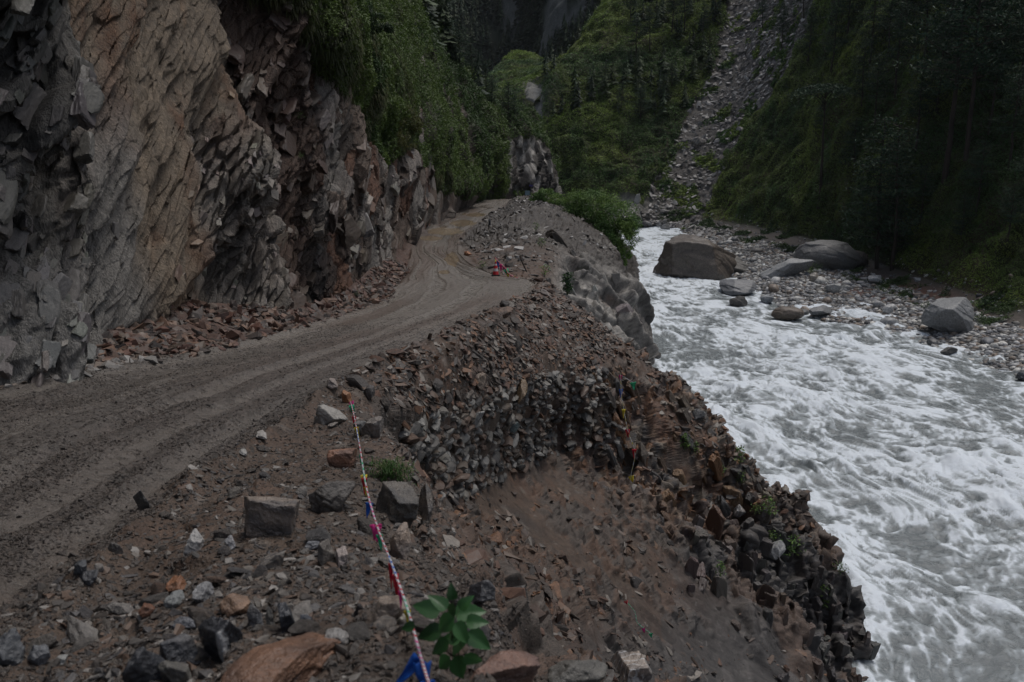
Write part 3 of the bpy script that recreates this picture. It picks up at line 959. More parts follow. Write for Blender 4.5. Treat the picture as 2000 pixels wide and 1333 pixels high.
RG[..., 2] += h
foam = .34 * mid + .30 * sml + .30 * rgh + .38 * big + .45 * crest + .5 * turb - .10 + .22 * sstep(RY, 70, 120)
lace = 1 - np.abs(fbm(q, 1.9, 4, 420)) * 3.2
lace2 = 1 - np.abs(fbm(q, .7, 3, 421)) * 3.0
lace3 = 1 - np.abs(fbm(q, .28, 2, 422)) * 2.6
fo = sstep(foam + .22 * lace + .2 * lace2 + .14 * lace3, .38, 1.30)
fo = np.clip(fo * .85 + .26 * sstep(lace2 + .4 * lace3, .5, 1.2) + .20 * sstep(lace, .4, .95), 0, 1)
fo = fo * (1 - .45 * calm)
RCOL = np.stack([fo, turb, calm, np.ones_like(fo)], -1).astype(np.float32)
m_, t, b = mat_new('white_water', .3, .5)
L = t.links.new
att = nd(t, 'ShaderNodeAttribute', attribute_name='Col')
sx = nd(t, 'ShaderNodeSeparateColor')
L(att.outputs['Color'], sx.inputs[0])
geo = nd(t, 'ShaderNodeNewGeometry')
n1 = nd(t, 'ShaderNodeTexNoise', i_Scale=2.2, i_Detail=7., i_Roughness=.7, i_Distortion=1.2)
L(geo.outputs['Position'], n1.inputs['Vector'])
ad = nd(t, 'ShaderNodeMath', operation='MULTIPLY_ADD')
L(n1.outputs[0], ad.inputs[0])
ad.inputs[1].default_value = 1.15
sb = nd(t, 'ShaderNodeMath', operation='SUBTRACT')
L(sx.outputs[0], sb.inputs[0])
sb.inputs[1].default_value = .575
L(sb.outputs[0], ad.inputs[2])
cr = nd(t, 'ShaderNodeValToRGB')
cr.color_ramp.elements[0].position = .12
cr.color_ramp.elements[0].color = (.160, .180, .186, 1)
cr.color_ramp.elements[1].position = .85
cr.color_ramp.elements[1].color = (.66, .715, .77, 1)
e = cr.color_ramp.elements.new(.45)
e.color = (.31, .345, .365, 1)
L(ad.outputs[0], cr.inputs[0])
L(cr.outputs[0], b.inputs['Base Color'])
r2 = nd(t, 'ShaderNodeMapRange')
L(ad.outputs[0], r2.inputs[0])
r2.inputs['To Min'].default_value = .22
r2.inputs['To Max'].default_value = .8
L(r2.outputs[0], b.inputs['Roughness'])
bp = nd(t, 'ShaderNodeBump', i_Strength=.55, i_Distance=.18)
L(n1.outputs[0], bp.inputs['Height'])
L(bp.outputs[0], b.inputs['Normal'])
tag(grid_obj('river', RG, RCOL, m_), kind='structure')

# ------------------------------------------------------------------ finding spots on the ground
class Surf:
    def __init__(s, G, sign=1):
        s.G = G
        s.N = gnormals(G) * sign
        s.u, s.v, s.d = proj(G)
        a = np.linalg.norm(np.cross(G[1:, :-1] - G[:-1, :-1], G[:-1, 1:] - G[:-1, :-1]), axis=-1)
        s.area = a

    def hit(s, u, v, r=7):
        k = (s.u - u) ** 2 + (s.v - v) ** 2
        m_ = k < r * r
        if not m_.any():
            i = np.unravel_index(np.argmin(k), k.shape)
        else:
            dd = np.where(m_, s.d + .02 * np.sqrt(k), 1e9)
            i = np.unravel_index(np.argmin(dd), dd.shape)
        return s.G[i], s.N[i], s.d[i]

    def sample(s, mask, n, pw=1., frame=True, margin=220):
        wgt = s.area * mask[:-1, :-1] / np.maximum(s.d[:-1, :-1], 2) ** pw
        if frame:
            u, v = s.u[:-1, :-1], s.v[:-1, :-1]
            wgt = wgt * (u > -margin) * (u < 2000 + margin) * (v > -margin) * (v < 1333 + margin) * (s.G[:-1, :-1, 1] > 1)
        cs = np.cumsum(wgt.ravel())
        k = np.searchsorted(cs, rng.uniform(0, cs[-1], n))
        k = np.minimum(k, wgt.size - 1)
        i, j = np.unravel_index(k, wgt.shape)
        a, b = rng.uniform(0, 1, (2, n))
        a, b = a[:, None], b[:, None]
        G = s.G
        p = G[i, j] * (1 - a) * (1 - b) + G[i + 1, j] * a * (1 - b) + G[i, j + 1] * (1 - a) * b + G[i + 1, j + 1] * a * b
        return p, s.N[i, j], i, j


TS, TL, TH_, TF = Surf(SG), Surf(LG, -1), Surf(HG), Surf(FG)
SRV = np.repeat(srv[:, None], SG.shape[1], 1)
SCU = np.repeat(scu[None], SG.shape[0], 0)


def win(a, lo, hi, s=.08):
    return sstep(a, lo - s, lo + s) * (1 - sstep(a, hi - s, hi + s))


ROCKP = [hull_proto(i, 10 + i % 4, d_) for i, d_ in enumerate([(1, .8, .55), (1.2, .7, .3), (1, .9, .7), (1.4, .6, .35), (1.1, .9, .25), (1, .6, .5), (1.5, .5, .3), (.9, .9, .6)])]
COBP = [(cut_rock(30 + i, (1.1, .85, .6), 1, 5, .1, 0, .75)) for i in range(5)]
PAL = {
    'brown': [(.095, .053, .037), (.070, .048, .038), (.105, .072, .054), (.070, .058, .05), (.14, .074, .042), (.048, .041, .037), (.058, .045, .037), (.18, .16, .14)],
    'talus': [(.095, .046, .033), (.075, .042, .032), (.06, .044, .037), (.14, .085, .06), (.09, .065, .05), (.05, .04, .036)],
    'grey': [(.075, .068, .062), (.11, .098, .086), (.06, .056, .056), (.21, .195, .18), (.10, .066, .048), (.055, .048, .043), (.065, .055, .048)],
    'dust': [(.17, .16, .15), (.13, .12, .115), (.22, .21, .20), (.15, .12, .10)],
    'mud': [(.066, .054, .046), (.058, .048, .042), (.080, .064, .053)],
    'bar': [(.19, .195, .21), (.27, .275, .28), (.11, .115, .12), (.40, .40, .40), (.16, .15, .14), (.55, .54, .51), (.08, .08, .085), (.20, .16, .13)],
    'scree': [(.16, .15, .145), (.25, .24, .23), (.36, .345, .335), (.12, .11, .105)],
    'far': [(.07, .062, .056), (.11, .10, .092), (.34, .33, .32), (.055, .048, .043), (.065, .056, .05)],
}


def pal(k, n, j=.2):
    p_ = np.array(PAL[k])
    return p_[rng.integers(0, len(p_), n)] * rng.uniform(1 - j, 1 + j, (n, 1))


def strew(name, surf, mask, n, smin, smax, palette, protos=ROCKP, pw=1., tilt=.45, power=2.2, sink=.15, flat=1., mat=None, smooth=False):
    p, nr, _, _ = surf.sample(mask, n, pw)
    sz = smin + (smax - smin) * rng.uniform(0, 1, n) ** power
    sc = sz[:, None] * rng.uniform(.75, 1.25, (n, 3)) * np.array([1, 1, flat])
    R = orient(nr * .6 + np.array([0, 0, .4]), tilt, n)
    pos = p + nr * (sz * .3 - sz * sink * 2)[:, None]
    V, Fc, C = merge(protos, rng.integers(0, len(protos), n), pos, R, sc, pal(palette, n))
    o = link(name, mesh_np(name, V, Fc, C, smooth), mat or M_stuffrock)
    return tag(o, kind='stuff')


bank = win(SCU, 2.03, 4.0, .06) * win(SRV, 5.2, 9.6, .2)
strew('rubble', TS, bank * (.15 + sstep(fbm(SG, 1.6, 2, 500), -.35, .2)), 17000, .04, .36, 'brown', pw=.6, tilt=.38, power=3.0, flat=.55, sink=.2, mat=M_stuffrock)
strew('rubble', TS, win(SCU, .1, 1.06, .05) * win(SRV, 3.5, 5.75, .1), 1500, .03, .30, 'dust', pw=.7, tilt=.5, power=3.2)
strew('rubble', TS, win(SCU, .1, 1.06, .05) * win(SRV, 5.75, 10, .2) * (.3 + sstep(fbm(SG, 1.2, 2, 504), -.3, .2)), 6000, .03, .42, 'talus', pw=.7, tilt=.6, power=2.8)
strew('rubble', TS, win(SCU, 2.0, 4.4, .06) * (SRV < 5.6) * (.3 + sstep(fbm(SG, .8, 2, 501), -.2, .3)), 9500, .012, .085, 'grey', pw=1.6, tilt=.5, power=2.8)
strew('rubble', TS, (1 - .9 * cliff_m) * win(SCU, 4.4, 7.6, .3) * (SRV > 3.2) * (SRV < 9) * (.2 + sstep(fbm(SG, 2.2, 2, 502), .0, .3)), 4200, .05, .34, 'brown', pw=.6, power=3.6, tilt=.5)
strew('rubble', TS, win(SRV, 8.45, 9.6, .2) * win(SCU, 3.2, 6.6, .2), 3800, .05, .42, 'brown', pw=.4, power=3.4, tilt=.4, flat=.6)
strew('rubble', TS, win(SRV, 7.6, 9.6, .2) * win(SCU, 2.2, 3.9, .2), 2600, .05, .40, 'brown', pw=.4, power=3.0, tilt=.4, flat=.6)
strew('rubble', TS, (win(SRV, 9.6, 12, .2) * win(SCU, 2.05, 3.5, .1) + win(SRV, 12, 15, .2) * win(SCU, 2.05, 5, .1)) * (.2 + sstep(fbm(SG, 3, 2, 503), -.1, .3)), 4200, .08, .55, 'far', pw=.8, power=3.2)
strew('mud_clods', TS, win(SCU, .95, 2.1, .04) * (SRV < 6.8) * (1 - .93 * lane) * (.25 + sstep(fbm(SG, .9, 2, 46), -.2, .3)), 42000, .007, .040, 'mud', pw=1.7, power=1.8, sink=.12, mat=M_road)
strew('mud_clods', TS, win(SCU, 2.0, 4.6, .06) * (SRV < 5.8), 30000, .007, .045, 'mud', pw=1.6, power=1.8, sink=.12, mat=M_road)
strew('mud_clods', TS, win(SCU, 2.0, 4.4, .06) * (SRV < 5.8), 7000, .015, .10, 'mud', COBP, pw=1.4, power=2.6, sink=.3, mat=M_slope)
strew('mud_clods', TS, win(SCU, 1.0, 2.1, .04) * (.05 + np.exp(-((SCU - 2.02) / .05) ** 2) + np.exp(-((SCU - 1.0) / .05) ** 2) + .45 * sstep(clod, .1, .4) * (Y[0, 0] * 0 + 1)) * (SRV < 8), 17000, .012, .085, 'mud', pw=1.5, power=2.4, sink=.25, mat=M_road)
HRV = np.repeat(hrv[:, None], HG.shape[1], 1)
HCU = np.repeat(hcu[None], HG.shape[0], 0)
strew('cobbles', TH_, win(HCU, .8, 2.6, .1) * win(HRV, .5, 5.6, .2), 24000, .12, .95, 'bar', COBP, pw=1.0, power=3.2, tilt=.4, smooth=True)
strew('cobbles', TH_, win(HCU, 2.5, 3.2, .15) * win(HRV, .5, 5.6, .2), 1100, .12, .8, 'bar', COBP, pw=1.0, power=3., tilt=.4, smooth=True)
strew('scree', TH_, (SLIDE > .5) * 1. + .9 * win(HCU, .9, 2.9, .1) * win(HRV, 4.6, 6.1, .2), 9500, .25, 1.7, 'scree', pw=.7, power=3.0, tilt=.5, mat=M_stuffrock)

# ------------------------------------------------------------------ the dry-stone retaining wall under the road
wp, wf = [], []
stone_p = [cut_rock(60 + i, (1, .8, .72), 2, 9, .05, 0, .25) for i in range(8)]
pos, nr, sz, colr = [], [], [], []
rvals = np.linspace(5.25, 7.95, 76)
for ci, cuv in enumerate(np.linspace(4.0, 5.0, 14)):
    lo = 5.25 + (0.0 if cuv > 4.3 else .5 * (4.3 - cuv) / .3)
    for rvv in rvals:
        rr = rvv + rng.uniform(-.012, .012) + (ci % 2) * .017
        if rr < lo or rng.uniform() < (.12 + .25 * (rr < 5.9) * (cuv < 4.35)):
            continue
        i = int(np.argmin(np.abs(srv - rr)))
        j = int(np.argmin(np.abs(scu - cuv - rng.uniform(-.025, .025))))
        pos.append(SG[i, j]); nr.append(TS.N[i, j])
        sz.append(rng.uniform(.26, .40) if rng.uniform() < .65 else rng.uniform(.40, .62)); colr.append(0)
pos, nr, sz = np.array(pos), np.array(nr), np.array(sz)
n = len(pos)
yaw = rng.normal(0, .25, n)
zax = np.tile([[.05, .05, 1.]], (n, 1)) + rng.normal(0, .16, (n, 3))
R = orient(zax, .12, n, yaw)
sc = sz[:, None] * rng.uniform(.8, 1.2, (n, 3)) * np.array([1.25, 1, .66])
wc = np.array([(.085, .080, .074), (.12, .112, .10), (.060, .057, .054), (.095, .074, .058), (.17, .165, .155), (.085, .055, .040)])[rng.integers(0, 6, n)]
V, Fc, C = merge(stone_p, rng.integers(0, 8, n), pos - nr * (sz * rng.uniform(.0, .26, n))[:, None], R, sc, wc)
tag(link('retaining_wall', mesh_np('retaining_wall', V, Fc, C, False), M_stuffrock),
    'dry-stone retaining wall of rough grey stones holding up the road above the gully', 'wall')

# ------------------------------------------------------------------ blocky slabs standing out of the rib
SLABP = [cut_rock(90 + i, (1.05, .62, 2.1), 4 if i < 5 else 3, 3, .05, .02, 0, .13) for i in range(7)]
mk = win(SRV, 7.6, 8.8, .1) * win(SCU, 4.1, 6.3, .15) * (.1 + sstep(fbm(SG, 1.8, 2, 510), -.3, .1)) * (1 + 2.5 * win(SCU, 4.1, 5.0, .2) * win(SRV, 7.7, 8.4, .1))
NB = 98
p, nr, _, _ = TS.sample(mk, NB, .3)
sz = .24 + .55 * rng.uniform(0, 1, NB) ** 1.8
zax = np.tile([[-.38, -.25, 1.]], (NB, 1)) + rng.normal(0, .07, (NB, 3))
R = orient(zax, .05, NB, rng.normal(.5, .2, NB))
oc_ = np.array([(.12, .082, .055), (.17, .085, .038), (.10, .082, .066), (.14, .108, .08), (.058, .055, .053), (.17, .105, .058)])[rng.integers(0, 6, NB)]
oc_o = bpy.data.objects.new('rock_outcrop', None)
COL.objects.link(oc_o)
oc_o.location = p.mean(0)
tag(oc_o, 'jointed orange-brown rock outcrop on the spur beyond the retaining wall', 'outcrop')
block_me = []
for v_, f_ in SLABP:
    block_me.append(mesh_np('block', v_, f_, None, False))
    block_me[-1].materials.append(M_rock)
for k in range(NB):
    o = bpy.data.objects.new('block', block_me[k % 7])
    COL.objects.link(o)
    o.parent = oc_o
    o.rotation_euler = Matrix(R[k].tolist()).to_euler()
    o.scale = [sz[k] * random.uniform(.8, 1.25) for _ in range(3)]
    o.location = Vector(p[k] - nr[k] * sz[k] * .28) - oc_o.location
    o.color = (*oc_[k], 1)
mk = win(SRV, 3.6, 8.2, .2) * win(SCU, 5.15, 7.2, .15) * sstep(fbm(SG @ basis((.55, .15, -.8), (2.2, 1, 1)), 2.2, 3, 95), .05, .2)
p, nr, _, _ = TS.sample(mk, 70, .3)
sz = .14 + .34 * rng.uniform(0, 1, 70) ** 1.6
zax = np.tile([[.55, .1, -.75]], (70, 1)) + rng.normal(0, .16, (70, 3))
R = orient(zax, .08, 70, rng.normal(.5, .3, 70))
oc_ = np.array([(.085, .068, .055), (.12, .07, .042), (.07, .062, .058), (.055, .05, .048), (.14, .09, .06)])[rng.integers(0, 5, 70)]
slab_me = []
for v_, f_ in SLABP:
    slab_me.append(mesh_np('rock_ledge', v_, f_, None, False))
    slab_me[-1].materials.append(M_rock)
for k in range(70):
    o = bpy.data.objects.new('rock_ledge', slab_me[k % 7])
    COL.objects.link(o)
    o.rotation_euler = Matrix(R[k].tolist()).to_euler()
    o.scale = [sz[k] * random.uniform(.8, 1.25) for _ in range(3)]
    o.location = p[k] - nr[k] * sz[k] * .30
    o.color = (*oc_[k], 1)
    tag(o, 'edge of layered brown bedrock poking out of the muddy gully slope', 'rock ledge', 'bedrock edges on the gully slope')

# fractured blocks that stand proud of the bedrock faces
EMB = [cut_rock(300 + i, (1.0, .55, 1.9), 4, 2, .035, .02, 0, .16) for i in range(6)]


def embed(surf, colarr, mask, n, smin, smax, axis, pw=.5, power=1.5, jit=.12, out=.0, dark=(.55, 1.35)):
    p, nr, i, j = surf.sample(mask, n, pw, margin=120)
    sz = smin + (smax - smin) * rng.uniform(0, 1, n) ** power
    z = np.array(axis)[None] + rng.normal(0, jit, (n, 3))
    z /= np.linalg.norm(z, axis=1, keepdims=True)
    y = nr + rng.normal(0, .16, (n, 3))
    y -= z * (y * z).sum(1, keepdims=True)
    y /= np.linalg.norm(y, axis=1, keepdims=True)
    R = np.stack([np.cross(y, z), y, z], -1)
    col = colarr[i, j][:, :3] * rng.uniform(*dark, (n, 1)) * rng.uniform(.93, 1.07, (n, 3))
    sc = sz[:, None] * rng.uniform(.75, 1.25, (n, 3))
    V, Fc, C = merge(EMB, rng.integers(0, len(EMB), n), p + nr * (sz * (out - .10))[:, None], R, sc, col)
    tag(link('bedrock', mesh_np('bedrock', V, Fc, C, False), M_stuffrock), kind='structure')


lrock = (1 - LVEG) * (np.repeat(lcu[None], LG.shape[0], 0) > .05)
LYY = LG[..., 1]
embed(TL, LCOL, lrock * (LYY > 4) * (1 - sstep(LYY, 14.8, 15.6)), 520, .10, .46, (0, .70, .72), .5, power=2.0, out=-.07, dark=(.6, 1.15))
embed(TL, LCOL, lrock * win(LYY, 20.5, 25.5, .8) * (1 - sstep(LG[..., 2], -.5, 1.5)), 150, .08, .26, (0, .8, .6), .3, jit=.2)
embed(TL, LCOL, lrock * win(LYY, 26, 66, .8), 520, .14, .75, (0, .82, .57), .8, jit=.16, power=2.0, out=-.05, dark=(.6, 1.2))
embed(TL, LCOL, lrock * win(LYY, 15.8, 26, .5), 40, .10, .34, (0, .58, .82), .3, dark=(.6, 1.1))
embed(TS, SCOL, cliff_m * (SRV < 8.6), 170, .20, .70, (.12, -.1, 1), .2, jit=.07, out=-.06)
embed(TS, SCOL, slab_m * win(SRV, 9.6, 12, .2) * (SCU > 3.6), 34, .4, 1.1, (.45, .05, -.75), .3, out=-.06)

# ------------------------------------------------------------------ single rocks
DET = {}


def rock(label, name, cat, mat, color, u, v, wpx, hpx, surf=None, seed=1, yaw=None, dy=.8, sink=.18, level=5, rough=.05, strata=.0, rnd=0., tilt=0., group=None, planes=11, zlevel=None, nrm=.35, jit=.38):
    """u, v: where the middle of the rock's foot shows in the photograph"""
    surf = surf or TS
    if zlevel is None:
        p, nr, dd = surf.hit(u, v)
    else:
        d0 = P(u, v, 1.0)
        p = d0 * (zlevel / d0[2])
        nr = np.array([0, 0, 1.])
        dd = proj(p)[2]
    wm, hm = wpx * dd / F, hpx * dd / F
    vv, ff_ = cut_rock(seed, (wm * 1.12, wm * dy, hm * 1.3), level, planes, rough, strata, rnd, jit)
    me = mesh_np(name, vv, ff_, None, False if level < 5 else True)
    o = link(name, me, mat)
    z = Vector(nr * nrm + np.array([0, 0, 1 - nrm])).normalized()
    q = z.to_track_quat('Z', 'Y')
    o.rotation_euler = (q.to_matrix() @ Matrix.Rotation(yaw if yaw is not None else random.uniform(-.5, .5), 3, 'Z') @ Matrix.Rotation(tilt, 3, 'Y')).to_euler()
    o.location = Vector(p) + z * hm * (.5 - sink)
    o.color = (*color, 1)
    tag(o, label, cat, group)
    return o


NEAR = [
    ('big orange-topped grey boulder with a banded side on the muddy verge', M_rockband, (.17, .15, .135), 545, 1032, 112, 84, dict(seed=5, strata=.03, dy=.7, yaw=.25, planes=2, jit=.14, level=6)),
    ('white quartz stone beside the road verge, left of two pale stones', M_rock, (.34, .33, .32), 385, 1072, 40, 38, dict(seed=6)),
    ('small pale stone next to the larger white quartz stone', M_rock, (.28, .28, .29), 450, 1072, 26, 22, dict(seed=7)),
    ('pinkish white block at the right of the near verge', M_rock, (.32, .27, .25), 668, 1102, 34, 36, dict(seed=8, planes=2, jit=.2)),
    ('brown grey wedge stone leaning beside the pinkish white block', M_rock, (.13, .115, .10), 636, 1100, 34, 52, dict(seed=9, tilt=.3)),
    ('small blue-grey stone above the brown grey wedge', M_rock, (.15, .155, .17), 610, 1070, 28, 16, dict(seed=10)),
    ('upright dark slate block with white veins in the foreground', M_rockvein, (.045, .05, .06), 562, 1232, 48, 70, dict(seed=11, planes=2, dy=.7, jit=.1, tilt=.08)),
    ('broad black slate block with a white streak, left of the upright slate', M_rockvein, (.035, .038, .045), 436, 1272, 78, 76, dict(seed=12, planes=2, jit=.12, tilt=-.15)),
    ('dark grey striped slab lying below the black slate block', M_rockband, (.085, .09, .10), 355, 1290, 84, 52, dict(seed=13, dy=.6, tilt=-.3, jit=.16, planes=3)),
    ('flat blue-grey shard pointing left above the dark striped slab', M_rock, (.14, .145, .16), 368, 1222, 76, 22, dict(seed=14, dy=.4)),
    ('large rusty orange and grey slab at the bottom of the foreground', M_rockband, (.14, .082, .055), 565, 1330, 300, 74, dict(seed=115, dy=.5, yaw=.25, strata=.03, planes=4, level=6)),
    ('light grey rounded stone on top of the rusty slab', M_rock, (.26, .25, .24), 655, 1262, 66, 36, dict(seed=16, rnd=.3)),
    ('grey flat-faced stone in the middle of the foreground mud', M_rock, (.22, .22, .225), 400, 1168, 54, 34, dict(seed=17, dy=.6)),
    ('pale grey slab half sunk left of the grey flat-faced stone', M_rock, (.19, .20, .20), 340, 1182, 44, 26, dict(seed=18)),
    ('rust-orange stone half buried in the foreground mud', M_rock, (.22, .10, .05), 342, 1152, 48, 28, dict(seed=19)),
    ('small red-brown block left of the pale half-sunk slab', M_rock, (.16, .075, .045), 290, 1198, 34, 22, dict(seed=20, planes=4)),
    ('ribbed grey shard standing just left of the upright slate', M_rockband, (.17, .175, .18), 498, 1222, 34, 50, dict(seed=21, tilt=.35)),
    ('narrow grey pillar stone touching the upright slate', M_rock, (.14, .135, .125), 530, 1225, 18, 46, dict(seed=22)),
    ('small striped stone to the right of the upright slate', M_rockvein, (.10, .11, .13), 600, 1222, 24, 28, dict(seed=23)),
    ('brown block with orange side behind the black slate', M_rock, (.19, .12, .08), 460, 1195, 58, 30, dict(seed=24)),
    ('dark charcoal slab at the bottom between the striped slabs', M_rock, (.04, .042, .048), 282, 1333, 80, 90, dict(seed=25, tilt=.5, dy=.5)),
    ('grey-brown boulder beside the charcoal slab at the bottom', M_rock, (.10, .095, .085), 345, 1330, 70, 50, dict(seed=26)),
    ('dark bluish boulder in the bottom corner by the road edge', M_rock, (.075, .08, .088), 22, 1288, 70, 60, dict(seed=27)),
    ('blue-grey stone near the dark bluish corner boulder', M_rock, (.12, .125, .135), 75, 1290, 44, 36, dict(seed=28)),
    ('pale chip lying in mud near the corner boulder', M_rock, (.25, .25, .24), 122, 1294, 28, 18, dict(seed=29)),
    ('dark wet stone at the road edge, upper of a touching pair', M_rock, (.06, .065, .072), 160, 1118, 36, 28, dict(seed=30)),
    ('dark wet stone at the road edge, lower of a touching pair', M_rock, (.05, .052, .058), 172, 1134, 38, 24, dict(seed=31)),
    ('dark stone beside the wheel track above the touching pair', M_rock, (.08, .072, .066), 225, 1082, 32, 26, dict(seed=32)),
    ('thin dark slab standing on edge in the road verge', M_rock, (.07, .068, .066), 282, 992, 36, 40, dict(seed=33, dy=.35, tilt=-.7)),
    ('long grey stone slab lying behind the pale chip', M_rock, (.13, .12, .11), 160, 1250, 120, 30, dict(seed=34, dy=.4, yaw=.6, tilt=-.25)),
    ('large pale grey rock at the corner where the bunting starts', M_rock, (.27, .255, .235), 643, 820, 74, 36, dict(seed=35, dy=.75)),
    ('light angular slab just above the pale corner rock', M_rock, (.24, .20, .18), 650, 752, 36, 18, dict(seed=36)),
    ('bright orange stone beneath the top end of the bunting', M_rock, (.26, .12, .055), 678, 778, 28, 24, dict(seed=37)),
    ('dark round stone right of the bright orange stone', M_rock, (.07, .062, .06), 722, 772, 32, 24, dict(seed=38, rnd=.4)),
    ('brown-grey boulder with chipped corners below the bunting anchor', M_rock, (.17, .15, .135), 728, 850, 44, 44, dict(seed=39)),
    ('grey round stone touching the chipped boulder', M_rock, (.12, .12, .12), 708, 838, 32, 24, dict(seed=40, rnd=.4)),
    ('reddish-brown layered block left of the bunting line', M_rockband, (.21, .115, .08), 668, 908, 60, 38, dict(seed=41, strata=.03, planes=2, jit=.14)),
    ('flat white stone lying on the verge mud', M_rock, (.30, .28, .26), 510, 850, 34, 12, dict(seed=42)),
    ('tiny white chip on the verge below the flat white stone', M_rock, (.34, .33, .31), 476, 890, 16, 10, dict(seed=43)),
    ('pale brown streaked boulder right of the bunting line', M_rockband, (.24, .20, .17), 782, 1080, 62, 66, dict(seed=44, rnd=.3)),
    ('long dark stone block lying right of the streaked boulder', M_rockband, (.09, .082, .075), 835, 1010, 42, 62, dict(seed=45, tilt=.7, dy=.6)),
    ('grey slab propped under the green grass clump', M_rockband, (.10, .095, .088), 770, 1000, 96, 60, dict(seed=46, tilt=-.35, dy=.7, strata=.03, jit=.15, planes=3)),
    ('dark overhanging block behind the grass clump', M_rock, (.072, .064, .058), 640, 985, 84, 60, dict(seed=47, strata=.03)),
    ('dark blue-grey shard stuck in the gully mud', M_rock, (.085, .085, .09), 938, 1168, 54, 36, dict(seed=48, tilt=.4, jit=.2, planes=3)),
    ('reddish sandstone slab behind the green leafy plant', M_rockband, (.17, .105, .085), 985, 1320, 190, 60, dict(seed=49, dy=.5, yaw=-.9)),
    ('pale brown flat rock under the lower bunting', M_rock, (.20, .16, .13), 762, 1205, 80, 46, dict(seed=50, dy=.9)),
    ('small pale stone by the yellow pennant', M_rock, (.30, .27, .22), 790, 1218, 32, 20, dict(seed=51)),
    ('large white-streaked boulder on the gully slope near the bottom', M_rockvein, (.22, .20, .185), 1228, 1335, 96, 84, dict(seed=52, planes=4, strata=.03, tilt=.25, level=6)),
    ('dark mossy boulder in the gully beside the white-streaked boulder', M_rock, (.10, .095, .085), 1120, 1336, 120, 60, dict(seed=53, rnd=.2)),
    ('golden brown angular block standing in the wall top', M_rock, (.20, .14, .085), 1018, 778, 30, 38, dict(seed=54)),
    ('broad brown slab above the middle of the retaining wall', M_rock, (.17, .13, .10), 940, 748, 38, 26, dict(seed=55)),
    ('smooth blue-green stone set in the retaining wall', M_rock, (.13, .165, .165), 1004, 846, 18, 28, dict(seed=56, rnd=.4)),
    ('white chipped stone set in the retaining wall', M_rock, (.30, .30, .29), 930, 830, 24, 32, dict(seed=57)),
    ('white-veined boulder low on the river spur', M_rockvein, (.26, .25, .24), 1441, 1006, 26, 24, dict(seed=58)),
    ('light grey slab on the spur below the white-veined boulder', M_rock, (.26, .26, .26), 1513, 1072, 40, 22, dict(seed=59)),
    ('dark flat rock lying at the water edge of the spur', M_rock, (.08, .08, .082), 1368, 812, 34, 22, dict(seed=60)),
    ('orange boulder beside the far bend of the road', M_rock, (.30, .13, .06), 912, 492, 16, 10, dict(seed=61)),
    ('pale slab on the mound above the traffic cone', M_rock, (.33, .31, .29), 992, 502, 12, 10, dict(seed=62)),
    ('long flat grey slab at the road corner near the fallen pennants', M_rock, (.15, .13, .12), 1062, 570, 44, 12, dict(seed=63, dy=.5)),
]
for lab, mt, colr, u, v, wpx, hpx, kw in NEAR:
    rock(lab, 'rock', 'rock', mt, colr, u, v, wpx, hpx, **kw)
